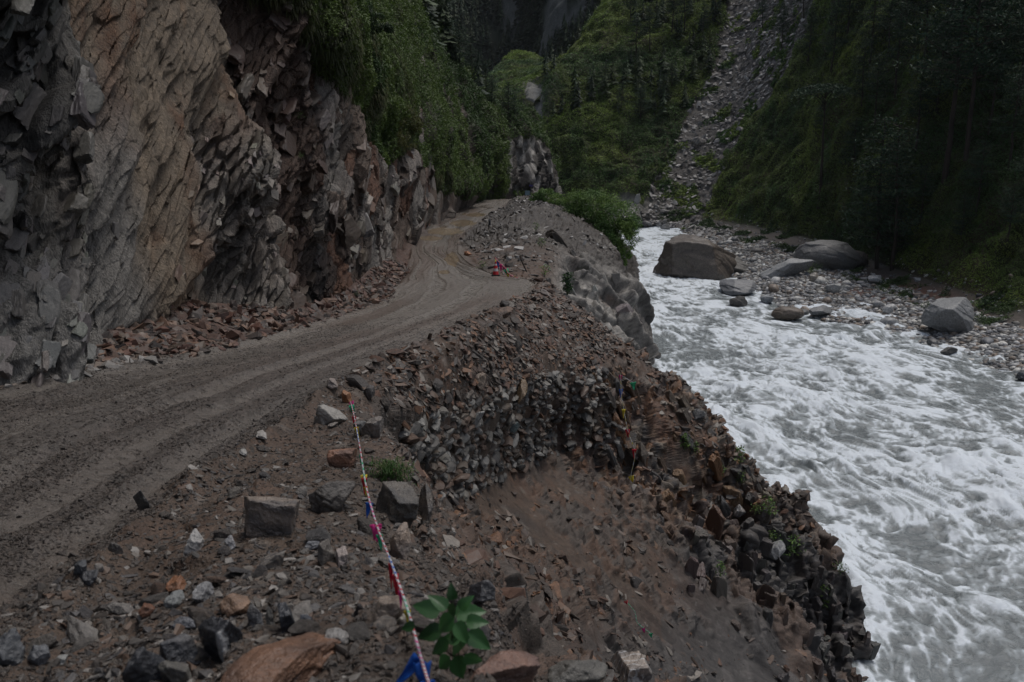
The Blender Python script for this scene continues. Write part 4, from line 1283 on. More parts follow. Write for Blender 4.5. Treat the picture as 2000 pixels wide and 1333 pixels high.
RIVER = [
    ('huge brown pyramid-shaped boulder standing in the rapids', M_rockband, (.105, .092, .080), 1345, 538, 172, 86, dict(seed=118, sink=.22, planes=16, rough=.10, level=6, dy=.8, yaw=.2)),
    ('low grey shoulder rock joined to the pyramid boulder', M_rock, (.12, .115, .108), 1428, 530, 90, 30, dict(seed=71, sink=.2, rnd=.2)),
    ('big domed grey boulder at the foot of the forest', M_rock, (.16, .158, .155), 1612, 522, 120, 56, dict(seed=72, rnd=.55, sink=.15, level=6, zl=-17.6)),
    ('long low brown-grey boulder right of the domed one', M_rock, (.11, .10, .098), 1655, 518, 80, 30, dict(seed=73, rnd=.5, zl=-17.4)),
    ('light grey tilted slab leaning against the domed boulder', M_rock, (.27, .275, .28), 1528, 540, 90, 34, dict(seed=74, tilt=.35, dy=.6, zl=-18.3)),
    ('long grey boulder at the water edge below the pyramid boulder', M_rock, (.16, .165, .175), 1436, 570, 74, 28, dict(seed=75, rnd=.3)),
    ('dark wet rock in the shallows', M_rock, (.065, .06, .055), 1440, 598, 32, 20, dict(seed=76, rnd=.3)),
    ('small blue-grey boulder at the water edge', M_rock, (.18, .195, .21), 1498, 590, 28, 14, dict(seed=77, rnd=.5)),
    ('brown half-submerged boulder washed by the river', M_rock, (.12, .095, .075), 1540, 618, 60, 22, dict(seed=78, rnd=.6)),
    ('big pale grey angular boulder on the gravel bar', M_rock, (.20, .205, .21), 1850, 636, 98, 54, dict(seed=79, planes=4, rnd=.2, level=6, zl=-18.0, yaw=.3)),
    ('rounded tan boulder on the bar below the mossy patch', M_rock, (.27, .245, .215), 1590, 552, 24, 22, dict(seed=80, rnd=.5, zl=-18.2)),
    ('white stone near the middle of the gravel bar', M_rock, (.36, .36, .35), 1626, 572, 28, 20, dict(seed=81, rnd=.3, zl=-18.3)),
    ('flat pale stone touching the white stone on the bar', M_rock, (.32, .32, .31), 1652, 566, 20, 12, dict(seed=82, rnd=.3, zl=-18.3)),
    ('white jagged rock at the edge of the red silt', M_rock, (.36, .37, .38), 1708, 552, 32, 18, dict(seed=83, zl=-17.9)),
    ('pale grey rock below the forest on the red silt', M_rock, (.28, .30, .32), 1803, 556, 28, 16, dict(seed=84, zl=-17.7)),
    ('grey blue wedge rock among grass under the dark trees', M_rock, (.20, .22, .23), 1966, 570, 30, 26, dict(seed=85, zl=-17.4)),
    ('smooth oval white stone in the gravel', M_rock, (.40, .40, .40), 1734, 610, 24, 16, dict(seed=86, rnd=.8, zl=-18.4)),
    ('flat pinkish slab in front of the red silt', M_rock, (.22, .18, .16), 1792, 580, 28, 10, dict(seed=87, zl=-18.1)),
    ('low light grey slab at the water line of the bar', M_rock, (.17, .175, .18), 1600, 612, 44, 16, dict(seed=88, zl=-18.7, rnd=.3)),
    ('black wet block at the water line right of the bar', M_rock, (.06, .058, .055), 1855, 690, 26, 14, dict(seed=89)),
    ('dark boulder at the right frame edge by the water', M_rock, (.07, .072, .08), 1995, 742, 26, 20, dict(seed=90)),
    ('big white boulder on the far shore beside the bush', M_rock, (.40, .40, .385), 1271, 424, 26, 24, dict(seed=91, rnd=.3, zl=-18)),
    ('white boulder touching the big white far-shore boulder', M_rock, (.38, .38, .37), 1240, 428, 24, 18, dict(seed=92, zl=-18.5)),
    ('tall white rock standing above the far shore', M_rock, (.36, .36, .35), 1246, 404, 16, 26, dict(seed=93, zl=-15)),
    ('small white rock right of the big far-shore boulder', M_rock, (.38, .37, .36), 1286, 424, 12, 12, dict(seed=94, zl=-18)),
    ('grey rock low on the far shore at the water', M_rock, (.2, .2, .2), 1300, 448, 18, 12, dict(seed=95)),
]
for lab, mt, colr, u, v, wpx, hpx, kw in RIVER:
    kw = dict(kw)
    zl = kw.pop('zl', -18.9)
    rock(lab, 'boulder', 'boulder', mt, colr, u, v, wpx, hpx, surf=TH_, zlevel=zl, **kw)

# repeated loose stones: one mesh per shape, copied
protos_r = []
for i in range(10):
    vv, ff_ = cut_rock(200 + i, [(1, .7, .35), (1, .8, .5), (1.1, .6, .45), (1, .9, .3), (1, .8, .6)][i % 5], 3, 9, .05, .02 if i % 2 else 0)
    protos_r.append(mesh_np('stone', vv, ff_, None, False))
    protos_r[-1].materials.append(M_rock if i % 3 else M_rockband)
protos_c = []
for i in range(6):
    vv, ff_ = cut_rock(230 + i, (1, .8, .6), 3, 7, .04, 0, .6)
    protos_c.append(mesh_np('stone', vv, ff_, None, True))
    protos_c[-1].materials.append(M_rock)


def many(surf, mask, n, smin, smax, palette, protos, label, cat, group, name, pw=.8, tilt=.4, power=1.4, sink=.12):
    p, nr, _, _ = surf.sample(mask, n, pw, margin=0)
    cl_ = pal(palette, n)
    R = orient(nr * .6 + np.array([0, 0, .4]), tilt, n)
    for k in range(n):
        s_ = smin + (smax - smin) * random.random() ** power
        o = bpy.data.objects.new(name, protos[k % len(protos)])
        COL.objects.link(o)
        o.rotation_euler = Matrix(R[k].tolist()).to_euler()
        o.scale = (s_ * random.uniform(.8, 1.2), s_ * random.uniform(.8, 1.2), s_ * random.uniform(.8, 1.2))
        o.location = Vector(p[k]) + Vector(nr[k]) * s_ * (.25 - sink)
        o.color = (*cl_[k], 1)
        tag(o, label, cat, group)


many(TS, bank, 75, .24, .52, 'brown', protos_r, 'loose brown shale slab in the rubble heaped between the road and the retaining wall', 'stone', 'shale slabs on the rubble bank', 'stone')
many(TS, win(SCU, .3, 1.0, .05) * win(SRV, 5.2, 9, .3), 30, .22, .5, 'talus', protos_r, 'red-brown fallen stone in the debris at the foot of the cliff', 'stone', 'fallen stones at the cliff foot', 'stone')
many(TS, win(SCU, 2.15, 4.0, .06) * (SRV < 4.6) * (SRV > 1.2), 95, .045, .19, 'grey', protos_r, 'small angular stone pressed into the mud of the near verge', 'stone', 'small stones in the near verge', 'stone', pw=1.2)
many(TS, win(SCU, 5.1, 7.2, .2) * win(SRV, 4, 8, .3), 30, .2, .5, 'brown', protos_r, 'loose brown stone lying on the muddy gully slope below the wall', 'stone', 'loose stones on the gully slope', 'stone')
many(TH_, win(HCU, .95, 2.4, .1) * win(HRV, 1, 5.2, .2), 75, .7, 1.9, 'bar', protos_c, 'rounded grey or white river stone on the gravel bar', 'stone', 'river stones on the gravel bar', 'stone')
many(TH_, (SLIDE > .6) * 1., 28, 1.2, 3.2, 'scree', protos_r, 'pale angular block lying in the grey landslide track on the far hillside', 'stone', 'blocks in the landslide track', 'stone', pw=.4)

# ------------------------------------------------------------------ greenery
def leaves(pos, nrm, size, aspect, cols, spread=1.0, droop=0.):
    """one slim triangle per leaf, facing roughly along nrm"""
    n = len(pos)
    nn = nrm + rng.normal(0, .55 * spread, (n, 3))
    nn /= np.linalg.norm(nn, axis=1, keepdims=True)
    t1 = np.cross(nn, rng.normal(size=(n, 3)))
    t1[:, 2] -= droop
    t1 /= np.linalg.norm(t1, axis=1, keepdims=True)
    t2 = np.cross(nn, t1)
    s_ = size[:, None]
    a = pos + t1 * s_
    b_ = pos - t1 * s_ * .45 + t2 * s_ * aspect
    c_ = pos - t1 * s_ * .45 - t2 * s_ * aspect
    V = np.stack([a, b_, c_], 1).reshape(-1, 3)
    return V, np.arange(3 * n).reshape(-1, 3), np.repeat(cols, 3, 0)


def greens(p, seed, sets, scale):
    k1 = sstep(fbm(p, scale, 3, seed), -.25, .3)[:, None]
    k2 = sstep(fbm(p, scale * .3, 3, seed + 5), -.2, .35)[:, None]
    a, b_, c_ = [np.array(x) for x in sets]
    col = a * (1 - k1) + b_ * k1
    col = col * (1 - .5 * k2) + c_ * .5 * k2
    return col * rng.uniform(.6, 1.45, (len(p), 1))


def cover(name, surf, mask, n, pw, px, lift, sets, scale, seed, aspect=.35, droop=0., mat=None, label=None):
    p, nr, _, _ = surf.sample(mask, n, pw, margin=160)
    d_ = proj(p)[2]
    lump = np.clip(.45 + 1.3 * fbm(p, scale * .2, 2, seed + 9), .02, 1.4)
    up = nr * .6 + np.array([0, 0, .4])
    pos = p + up * (lump * lift * rng.uniform(.1, 1, n) ** .6)[:, None]
    size = d_ * px / F * rng.uniform(.6, 1.5, n)
    V, Fc, C = leaves(pos, up, size, aspect, greens(p, seed, sets, scale), 1., droop)
    o = link(name, mesh_np(name, V, Fc, C, False), mat or M_leaf)
    return tag(o, kind='stuff')


G1 = ((.036, .072, .018), (.085, .130, .026), (.055, .100, .022))
G2 = ((.046, .100, .027), (.145, .215, .036), (.18, .22, .044))
G3 = ((.050, .062, .020), (.078, .080, .030), (.040, .056, .016))
LY = LG[..., 1]
cover('undergrowth', TL, (LVEG > .4) * sstep(LY, 38, 60), 420000, 1.2, 2.5, 1.3, G1, 9., 600, .36)
cover('undergrowth', TL, (LVEG > .3) * (1 - sstep(LY, 46, 60)), 190000, .8, 3.2, .55, G1, 5., 610, .34)
# long grass hanging over the brink
p, nr, _, _ = TL.sample((LVEG > .25) * (1 - sstep(LY, 75, 90)) * sstep(fbm(LG, 4, 2, 620), -.15, .15), 90000, .7, margin=160)
L_ = rng.uniform(.15, .5, len(p))
dirs = nr * .8 + np.array([0, 0, .15]) + rng.normal(0, .35, p.shape)
dirs /= np.linalg.norm(dirs, axis=1, keepdims=True)
mid_ = p + dirs * L_[:, None] * .55
tip = mid_ + (dirs * .35 + np.array([0, 0, -.75])) * L_[:, None] * .6
sd_ = np.cross(dirs, [0, 0, 1.])
sd_ /= np.linalg.norm(sd_, axis=1, keepdims=True) + 1e-6
wd_ = (.018 + .0002 * p[:, 1])[:, None]
V = np.stack([p - sd_ * wd_, p + sd_ * wd_, mid_ + sd_ * wd_ * .8, mid_ - sd_ * wd_ * .8, tip + sd_ * wd_ * .1, tip - sd_ * wd_ * .1], 1).reshape(-1, 3)
q_ = np.arange(len(p))[:, None] * 6
Fc = np.concatenate([q_ + np.array([0, 1, 2, 3]), q_ + np.array([3, 2, 4, 5])])
C = np.repeat(greens(p, 622, G3, 4.), 6, 0)
tag(link('hanging_grass', mesh_np('hanging_grass', V, Fc, C, False), M_leaf), kind='stuff')
hillm = (HVEG > .4) * sstep(HCU, 2.9, 3.2)
cover('hillside_scrub', TH_, hillm * 1., 640000, 1.35, 2.2, 1.1, G2, 18., 630, .26)
cover('hillside_scrub', TH_, (isl > .3) * 1. + .15 * (SLIDE > .3) * sstep(fbm(HG, 5, 2, 640), .1, .4), 26000, 1., 3.0, .9, G2, 9., 641, .45)
cover('bank_grass', TH_, win(HCU, 2.3, 3.1, .15) * win(HRV, .5, 5.4, .2) * sstep(fbm(HG, 4, 2, 642), .0, .3), 30000, 1.2, 2.6, .7, ((.02, .05, .012), (.05, .09, .02), (.03, .06, .02)), 6., 643, .3)


# distant conifers as one mass
def cone_tree(seed, nl=80):
    r = np.random.default_rng(seed)
    V, Fc = [], []
    for k in range(nl):
        z = r.uniform(.12, 1.0)
        a = r.uniform(0, 6.283)
        rad = (1.02 - z) * .24 * r.uniform(.5, 1.2) + .01
        c_, s_ = math.cos(a), math.sin(a)
        w_ = rad * .28
        b0 = len(V)
        V += [(0, 0, z + .05), (c_ * rad - s_ * w_, s_ * rad + c_ * w_, z - .05 * r.uniform(.2, 1.2)), (c_ * rad + s_ * w_, s_ * rad - c_ * w_, z - .06)]
        Fc.append((b0, b0 + 1, b0 + 2))
    return np.array(V), np.array(Fc)


CT_ = [cone_tree(i) for i in range(5)]


def forest(name, surf, mask, n, hmin, hmax, cols, pw=1.):
    p, nr, _, _ = surf.sample(mask, n, pw, margin=120)
    h_ = rng.uniform(hmin, hmax, n)
    R = orient(np.tile([[0, 0, 1.]], (n, 1)), .05, n)
    col = np.array(cols)[rng.integers(0, len(cols), n)] * rng.uniform(.6, 1.4, (n, 1))
    V, Fc, C = merge(CT_, rng.integers(0, 5, n), p - np.array([0, 0, .5]), R, h_[:, None] * np.array([1.1, 1.1, 1.]), col)
    tag(link(name, mesh_np(name, V, Fc, C, False), M_needle), kind='stuff')


DK = [(.024, .044, .026), (.036, .060, .030), (.05, .07, .034)]
forest('distant_forest', TF, (FR < .45) * 1., 5200, 8, 17, DK, .8)
forest('distant_forest', TH_, (HVEG > .5) * sstep(HCU, 3.6, 4.3) * (hv < 330) * sstep(fbm(HG, 22, 2, 650), -.35, .1) * (hu < 1440) * (hu > 1060) * (hv < 230), 170, 4, 8, DK, 1.)
forest('distant_forest', TL, (LVEG > .5) * sstep(LCU := np.repeat(lcu[None], LG.shape[0], 0), 3.0, 3.9) * sstep(LY, 95, 115) * (1 - sstep(LY, 138, 142)), 45, 4, 8, DK, 1.)


# ------------------------------------------------------------------ pines
def tube(pts, rad, k=6):
    pts = np.array(pts, float)
    n = len(pts)
    tg = np.gradient(pts, axis=0)
    tg /= np.linalg.norm(tg, axis=1, keepdims=True) + 1e-9
    h = np.where(np.abs(tg[:, 2:3]) > .9, [[1., 0, 0]], [[0, 0, 1.]])
    a = np.cross(tg, h)
    a /= np.linalg.norm(a, axis=1, keepdims=True)
    b_ = np.cross(tg, a)
    an = np.arange(k) * 2 * math.pi / k
    V = pts[:, None] + (a[:, None] * np.cos(an)[None, :, None] + b_[:, None] * np.sin(an)[None, :, None]) * np.array(rad)[:, None, None]
    idx = np.arange(n * k).reshape(n, k)
    nx = np.roll(idx, -1, 1)
    Fc = np.stack([idx[:-1], nx[:-1], nx[1:], idx[1:]], -1).reshape(-1, 4)
    return V.reshape(-1, 3), Fc


def joinm(parts):
    V, Fc, b_ = [], [], 0
    for v, f in parts:
        V.append(v)
        Fc.append(f + b_)
        b_ += len(v)
    return np.concatenate(V), np.concatenate(Fc)


def pine_meshes(seed, kind='tall'):
    """a pine of height 1: bare tapering trunk with limbs, and layered pads of needles"""
    r = np.random.default_rng(seed)
    zz = np.linspace(0, .97, 12)
    bend = np.cumsum(r.normal(0, .004, (12, 2)), 0)
    pts = np.concatenate([bend, zz[:, None]], 1)
    parts = [tube(pts, .0135 * (1 - zz * .82), 8)]
    lo = {'tall': .38, 'full': .14, 'flat': .78}[kind]
    nb = {'tall': 44, 'full': 64, 'flat': 20}[kind]
    NP, NN, NS = [], [], []
    for k in range(nb):
        z = lo + (.97 - lo) * (k + r.uniform()) / nb
        a = r.uniform(0, 6.283)
        if kind == 'flat':
            ln = r.uniform(.10, .21)
            rise = (1.0 - z) * .85
        else:
            f_ = (z - lo) / (1 - lo)
            ln = (.19 * (1 - f_) ** .7 * min(1, .45 + f_ * 3) + .03) * r.uniform(.55, 1.25)
            rise = ln * r.uniform(-.15, .45)
        b0 = np.array([np.interp(z, zz, bend[:, 0]), np.interp(z, zz, bend[:, 1]), z])
        t_ = np.linspace(0, 1, 6)[:, None]
        br = b0 + t_ * np.array([math.cos(a) * ln, math.sin(a) * ln, 0]) + np.concatenate([t_ * 0, t_ * 0, rise * t_ ** (1.6 if kind != 'flat' else .7)], 1)
        br = br + np.cumsum(r.normal(0, .004, (6, 3)), 0)
        parts.append(tube(br, np.linspace(.0035, .0008, 6), 4))
        nt_ = int({'tall': 90, 'full': 80, 'flat': 230}[kind] * (ln / .15))
        tt_ = r.uniform(.35 if kind != 'flat' else .3, 1.05, nt_)
        c_ = b0 + (br[-1] - b0) * tt_[:, None]
        sp = np.array([.032, .032, .010]) if kind != 'flat' else np.array([.045, .045, .010])
        c_ = c_ + r.normal(0, 1, (nt_, 3)) * sp * (.5 + tt_[:, None])
        if kind == 'flat':
            c_[:, 2] = np.maximum(c_[:, 2], b0[2]) * .35 + .65 * (.985 - .5 * (np.hypot(c_[:, 0] - b0[0], c_[:, 1] - b0[1])) ** 2 * 3 + r.normal(0, .008, nt_))
        NP.append(c_)
    NP = np.concatenate(NP)
    n = len(NP)
    size = r.uniform(.010, .022, n)
    sh = r.uniform(.6, 1.5, (n, 1))
    cols = np.array([.020, .046, .025]) * sh + (r.uniform(size=(n, 1)) < .25) * np.array([.012, .014, .0])
    V, Fc, C = leaves(NP, np.tile([[0, 0, 1.]], (n, 1)), size, .22, cols, 1.6)
    tv, tf = joinm(parts)
    mt_ = mesh_np('trunk', tv, tf, None, True)
    mt_.materials.append(M_bark)
    mc_ = mesh_np('crown', V, Fc, C, False)
    mc_.materials.append(M_needle)
    return mt_, mc_


PINES = {'tall': [pine_meshes(i, 'tall') for i in range(4)], 'full': [pine_meshes(10 + i, 'full') for i in range(3)], 'flat': [pine_meshes(20, 'flat')]}


def pine(u, v, vtop=None, h=None, kind='tall', label=None, group=None, surf=None, name='pine_tree'):
    p, nr, dd = (surf or TH_).hit(u, v, 9)
    if h is None:
        h = (v - vtop) * dd / F * 1.03
    o = bpy.data.objects.new(name, None)
    COL.objects.link(o)
    o.empty_display_size = .5
    mt_, mc_ = random.choice(PINES[kind])
    for nm, me in (('trunk', mt_), ('crown', mc_)):
        q = bpy.data.objects.new(nm, me)
        COL.objects.link(q)
        q.parent = o
    o.location = Vector(p) - Vector((0, 0, .3))
    wf_ = random.uniform(.9, 1.15) * (1.0 if h > 8 else 1.2)
    o.scale = (h * wf_, h * wf_, h)
    o.rotation_euler = (random.uniform(-.04, .04), random.uniform(-.04, .04), random.uniform(0, 6.28))
    tag(o, label, 'pine tree', group)
    return o


pine(1590, 408, 178, kind='flat', label='flat-topped pine with a tall bare trunk standing alone on the green slope')
pine(1712, 515, 225, kind='full', label='bushier pine of the pair behind the gravel bar, nearer the flat-topped pine')
pine(1738, 520, 240, kind='full', label='slimmer pine of the pair behind the gravel bar, further from the flat-topped pine')
pine(1838, 350, -90, kind='tall', label='thick-trunked tall pine leaning slightly in the dark wood, tallest near the bar')
pine(1880, 305, -80, kind='tall', label='tall straight pine just behind the thick-trunked leaning pine')
gp = 'pines of the dark wood on the far slope'
lb = 'dark pine among the others in the dense wood on the far slope'
for (u, v, h) in [(1480, 60, 9), (1520, 95, 11), (1572, 120, 12), (1615, 140, 13), (1560, 40, 12), (1650, 60, 13), (1690, 150, 13), (1700, 250, 11), (1740, 190, 14), (1760, 60, 14), (1780, 300, 13),
                  (1800, 120, 14), (1822, 220, 13), (1850, 30, 14), (1905, 150, 14), (1925, 260, 13), (1940, 60, 14), (1960, 330, 12), (1985, 200, 13), (2030, 300, 13), (2040, 100, 14), (1660, 330, 8),
                  (1790, 430, 8), (1900, 420, 9), (2010, 430, 10), (1620, 10, 12), (1700, -40, 13), (1800, -30, 14), (1900, -40, 14), (1990, -20, 14), (2080, 420, 12), (1740, 380, 8), (1870, 470, 6), (1960, 480, 7), (1600, 260, 6), (1675, 205, 11), (1725, 110, 12), (1840, 130, 13), (1950, 140, 13)]:
    pine(u, v, h=h, kind='full' if random.random() < .45 else 'tall', label=lb, group=gp)
gp = 'pines left of the landslide'
lb = 'slender pine on the far slope to the left of the grey landslide track'
for (u, v, h) in [(1234, 112, 12), (1268, 92, 12), (1304, 60, 12), (1332, 52, 12), (1215, 205, 7), (1248, 225, 8), (1262, 215, 8), (1290, 200, 8), (1180, 160, 7), (1370, 60, 9), (1150, 190, 5), (1310, 165, 7), (1395, 30, 8), (1225, 40, 10), (1350, -10, 11)]:
    pine(u, v, h=h, kind='tall' if h > 9 else 'full', label=lb, group=gp)
gp = 'pines above the roadside spur'
lb = 'small pine on the green spur above the far end of the road'
for (u, v, h) in [(998, 215, 5.5), (955, 180, 6), (930, 150, 7), (905, 140, 7), (880, 105, 8), (965, 200, 5), (1010, 222, 4)]:
    pine(u, v, h=h, kind='full', label=lb, group=gp, surf=TL)


# ------------------------------------------------------------------ shrubs and small plants
def blobs_leaves(blobs, n, lsize, sets, seed, spread=1.2):
    bl = np.array(blobs, float)
    wgt = bl[:, 3] ** 2
    k = rng.choice(len(bl), n, p=wgt / wgt.sum())
    d_ = rng.normal(size=(n, 3))
    d_ /= np.linalg.norm(d_, axis=1, keepdims=True)
    rr = bl[k, 3] * (rng.uniform(.25, 1, n) ** .5) * (1 + .35 * fbm(bl[k, :3] + d_ * 2, .8, 3, seed))
    pos = bl[k, :3] + d_ * rr[:, None] * np.array([1, 1, .85])
    keep = fbm(pos, .55, 3, seed + 3) > -.06
    pos, d_ = pos[keep], d_[keep]
    size = lsize * rng.uniform(.6, 1.5, len(pos))
    return leaves(pos, d_ * .6 + np.array([0, 0, .5]), size, .42, greens(pos, seed, sets, 1.6), spread)


def bush(label, blobs_px, n, lsize, sets, seed, root, stems=5, group=None):
    o = bpy.data.objects.new('bush', None)
    COL.objects.link(o)
    rp = np.array(root)
    o.location = rp
    bl = []
    for (u, v, D, rpx) in blobs_px:
        q = P(u, v, D)
        bl.append((*q, rpx * proj(q)[2] / F))
    V, Fc, C = blobs_leaves(bl, n, lsize, sets, seed)
    link('foliage', mesh_np('foliage', V - rp, Fc, C, False), M_leaf, o)
    parts = []
    for b_ in bl[:12]:
        q = np.array(b_[:3]) - rp
        t_ = np.linspace(0, 1, 7)[:, None]
        pts = t_ * q + np.sin(t_ * 3.14) * rng.normal(0, .12, 3) * np.linalg.norm(q) * .5
        parts.append(tube(pts, np.linspace(.06, .012, 7), 5))
    v_, f_ = joinm(parts)
    link('stem', mesh_np('stem', v_, f_, None, True), M_bark, o)
    return tag(o, label, 'bush', group)


GB = ((.045, .095, .022), (.115, .185, .038), (.07, .13, .03))
GBB = ((.06, .125, .028), (.15, .235, .05), (.095, .17, .04))
bush('large green bush leaning out over the river from the mound',
     [(1195, 422, 74, 50), (1160, 408, 75, 46), (1215, 462, 73, 38), (1128, 400, 76, 36), (1228, 440, 73, 26), (1185, 465, 73, 26), (1222, 440, 73, 20), (1205, 492, 72.5, 18), (1216, 512, 72.5, 11), (1232, 462, 72.5, 12), (1172, 450, 73, 26), (1200, 478, 72.5, 18), (1228, 500, 72.5, 8), (1236, 440, 73, 8), (1196, 505, 72.5, 9)],
     60000, .085, GBB, 700, P(1160, 470, 74.5))
bush('round green bush at the crest of the mound by the far road end',
     [(1065, 384, 92, 20), (1050, 390, 92, 16), (1085, 392, 90, 17), (1105, 402, 86, 18), (1125, 412, 82, 18), (1040, 393, 95, 10), (1092, 400, 86, 15), (1110, 420, 80, 15), (1130, 435, 78, 15)],
     24000, .085, GBB, 710, P(1090, 415, 85))
bush('low leafy growth along the road edge below the far signs',
     [(1012, 394, 112, 9), (1024, 396, 108, 10), (1036, 398, 104, 10), (1046, 400, 100, 10), (1056, 402, 96, 10)],
     9000, .10, ((.03, .07, .014), (.055, .11, .02), (.035, .08, .02)), 720, P(1030, 404, 105))
bush('dense shrub on the inner side where the road disappears', [(938, 380, 130, 12), (925, 385, 126, 10), (955, 378, 134, 10), (975, 380, 138, 10), (915, 378, 124, 10), (1000, 378, 142, 10)], 9000, .12, GB, 730, P(940, 388, 131))
bush('yellow-green shrub hanging from the cliff brink', [(790, 225, 47, 26), (775, 245, 46, 24), (805, 245, 48, 22), (770, 275, 45, 20), (795, 275, 46, 18)], 13000, .05, ((.045, .055, .014), (.08, .085, .02), (.05, .06, .016)), 740, P(770, 262, 47.5))
bush('dark leafy shrub overhanging the top of the cliff face', [(700, 25, 37, 30), (735, 45, 38, 24), (670, 10, 36, 28), (700, 60, 37, 20), (650, 45, 35, 20), (760, 55, 39, 12)], 15000, .05, ((.016, .035, .012), (.03, .06, .016), (.02, .045, .014)), 750, P(690, 50, 38))


def small_plant(u, v, hpx, label, surf=None, n=70, wide=.5, cols=GB, name='small_plant', group=None, lw=.32):
    p, nr, dd = (surf or TS).hit(u, v)
    h = hpx * dd / F
    o = bpy.data.objects.new(name, None)
    COL.objects.link(o)
    o.location = p
    a = rng.uniform(0, 6.283, n)
    z = rng.uniform(.1, 1, n) ** .8
    rr = rng.uniform(0, wide, n)
    pos = np.stack([np.cos(a) * rr, np.sin(a) * rr, z], -1) * h
    V, Fc, C = leaves(pos, np.tile([[0, -.3, .8]], (n, 1)), np.full(n, h * .13), lw, np.array(cols)[rng.integers(0, 3, n)] * rng.uniform(.7, 1.5, (n, 1)), 1.2)
    link('foliage', mesh_np('foliage', V, Fc, C, False), M_leaf, o)
    parts = []
    for k in range(6):
        t_ = np.linspace(0, 1, 4)[:, None]
        e_ = pos[rng.integers(0, n)]
        parts.append(tube(t_ * e_, np.linspace(h * .02, h * .006, 4), 4))
    v_, f_ = joinm(parts)
    link('stem', mesh_np('stem', v_, f_, None, True), M_stem, o)
    return tag(o, label, 'plant', group)


M_stem = mat_plain('stem_green', (.06, .08, .03), .7, .3, 20)
for args in [
    (1112, 575, 44, 'tall dark green weed beside the grey slab at the road corner', dict(n=160, wide=.28, cols=((.018, .045, .016), (.03, .065, .02), (.022, .055, .02)))),
    (1068, 535, 24, 'green tuft on the rock ridge above the traffic cone', dict(n=90)),
    (1061, 478, 20, 'green herb on the dark earth of the mound', dict(n=70)),
    (1045, 448, 18, 'small herb near the top of the mound', dict(n=60)),
    (938, 520, 16, 'leafy weed at the road edge left of the traffic cone', dict(n=70, wide=.9)),
    (1338, 880, 34, 'upright weed growing from the jointed outcrop', dict(n=60, wide=.3)),
    (1358, 888, 26, 'shorter weed beside the upright weed on the outcrop', dict(n=50, wide=.3)),
    (1447, 905, 36, 'green sprig at the edge of the spur above the rapids', dict(n=60, wide=.3)),
    (1447, 945, 26, 'dark sprig hanging on the edge of the spur just below another', dict(n=60, wide=.4)),
    (1408, 935, 28, 'thin pale weed on the red-brown scree of the spur', dict(n=40, wide=.3)),
    (1503, 1012, 36, 'feathery green plant on the spur crest', dict(n=90, wide=.5)),
    (1512, 1058, 26, 'bright green leafy plant beside the light grey slab', dict(n=70, wide=.6)),
    (1550, 1085, 40, 'sprawling green weed below the bright leafy plant', dict(n=110, wide=.7)),
    (1640, 1120, 22, 'green tuft on the brow above the dark river cliff', dict(n=80, wide=.7)),
    (1610, 1190, 50, 'trailing green creeper on the dark river cliff', dict(n=120, wide=.3)),
    (1412, 1130, 34, 'small green sprig on the red earth of the gully side', dict(n=60, wide=.3)),
    (1475, 1000, 20, 'mossy cushion near the white-veined boulder', dict(n=70, wide=.8)),
    (703, 578, 12, 'tiny green weed at the foot of the cliff', dict(n=50, wide=.9)),
    (590, 235, 16, 'small green fern in the cleft of the cliff', dict(n=50, wide=.8, surf=TL)),
    (588, 310, 14, 'small green sprout lower in the cliff cleft', dict(n=50, wide=.8, surf=TL)),
    (1582, 528, 18, 'mossy green patch on the rocks beneath the domed boulder', dict(n=220, wide=1.6, surf=TH_)),
    (1905, 600, 20, 'green grass patch behind the big pale boulder', dict(n=260, wide=2.0, surf=TH_)),
]:
    small_plant(args[0], args[1], args[2], args[3], **args[4])

# the grass clump on the dark block
p, nr, dd = TS.hit(765, 925)
n = 900
o = bpy.data.objects.new('grass_clump', None)
ang = rng.uniform(0, 6.28, n)
r_ = rng.uniform(0, .17, n) ** 1
b0 = np.stack([np.cos(ang) * r_ * 1.3, np.sin(ang) * r_ * .7, rng.uniform(-.14, .06, n)], -1)
Lb = rng.uniform(.07, .17, n)
dr = np.stack([rng.normal(.1, .3, n), rng.normal(-.5, .2, n), rng.uniform(.2, .8, n)], -1)
dr /= np.linalg.norm(dr, axis=1, keepdims=True)
m1 = b0 + dr * Lb[:, None] * .6
t1 = m1 + (dr * .6 + np.array([0, 0, -.7])) * Lb[:, None] * .5
sd_ = np.cross(dr, [0, 0, 1.])
sd_ /= np.linalg.norm(sd_, axis=1, keepdims=True)
V = np.stack([b0 - sd_ * .0025, b0 + sd_ * .0025, m1 + sd_ * .0022, m1 - sd_ * .0022, t1, t1 + sd_ * .0003], 1).reshape(-1, 3)
q_ = np.arange(n)[:, None] * 6
Fc = np.concatenate([q_ + np.array([0, 1, 2, 3]), q_ + np.array([3, 2, 4, 5])])
C = np.repeat(np.array([.05, .12, .022]) * rng.uniform(.5, 1.5, (n, 1)), 6, 0)
me = mesh_np('grass_clump', V, Fc, C, False)
o = link('grass_clump', me, M_leaf, None, tuple(p + nr * .05))
tag(o, 'bright green grass clump growing on the dark block beside the bunting', 'grass')

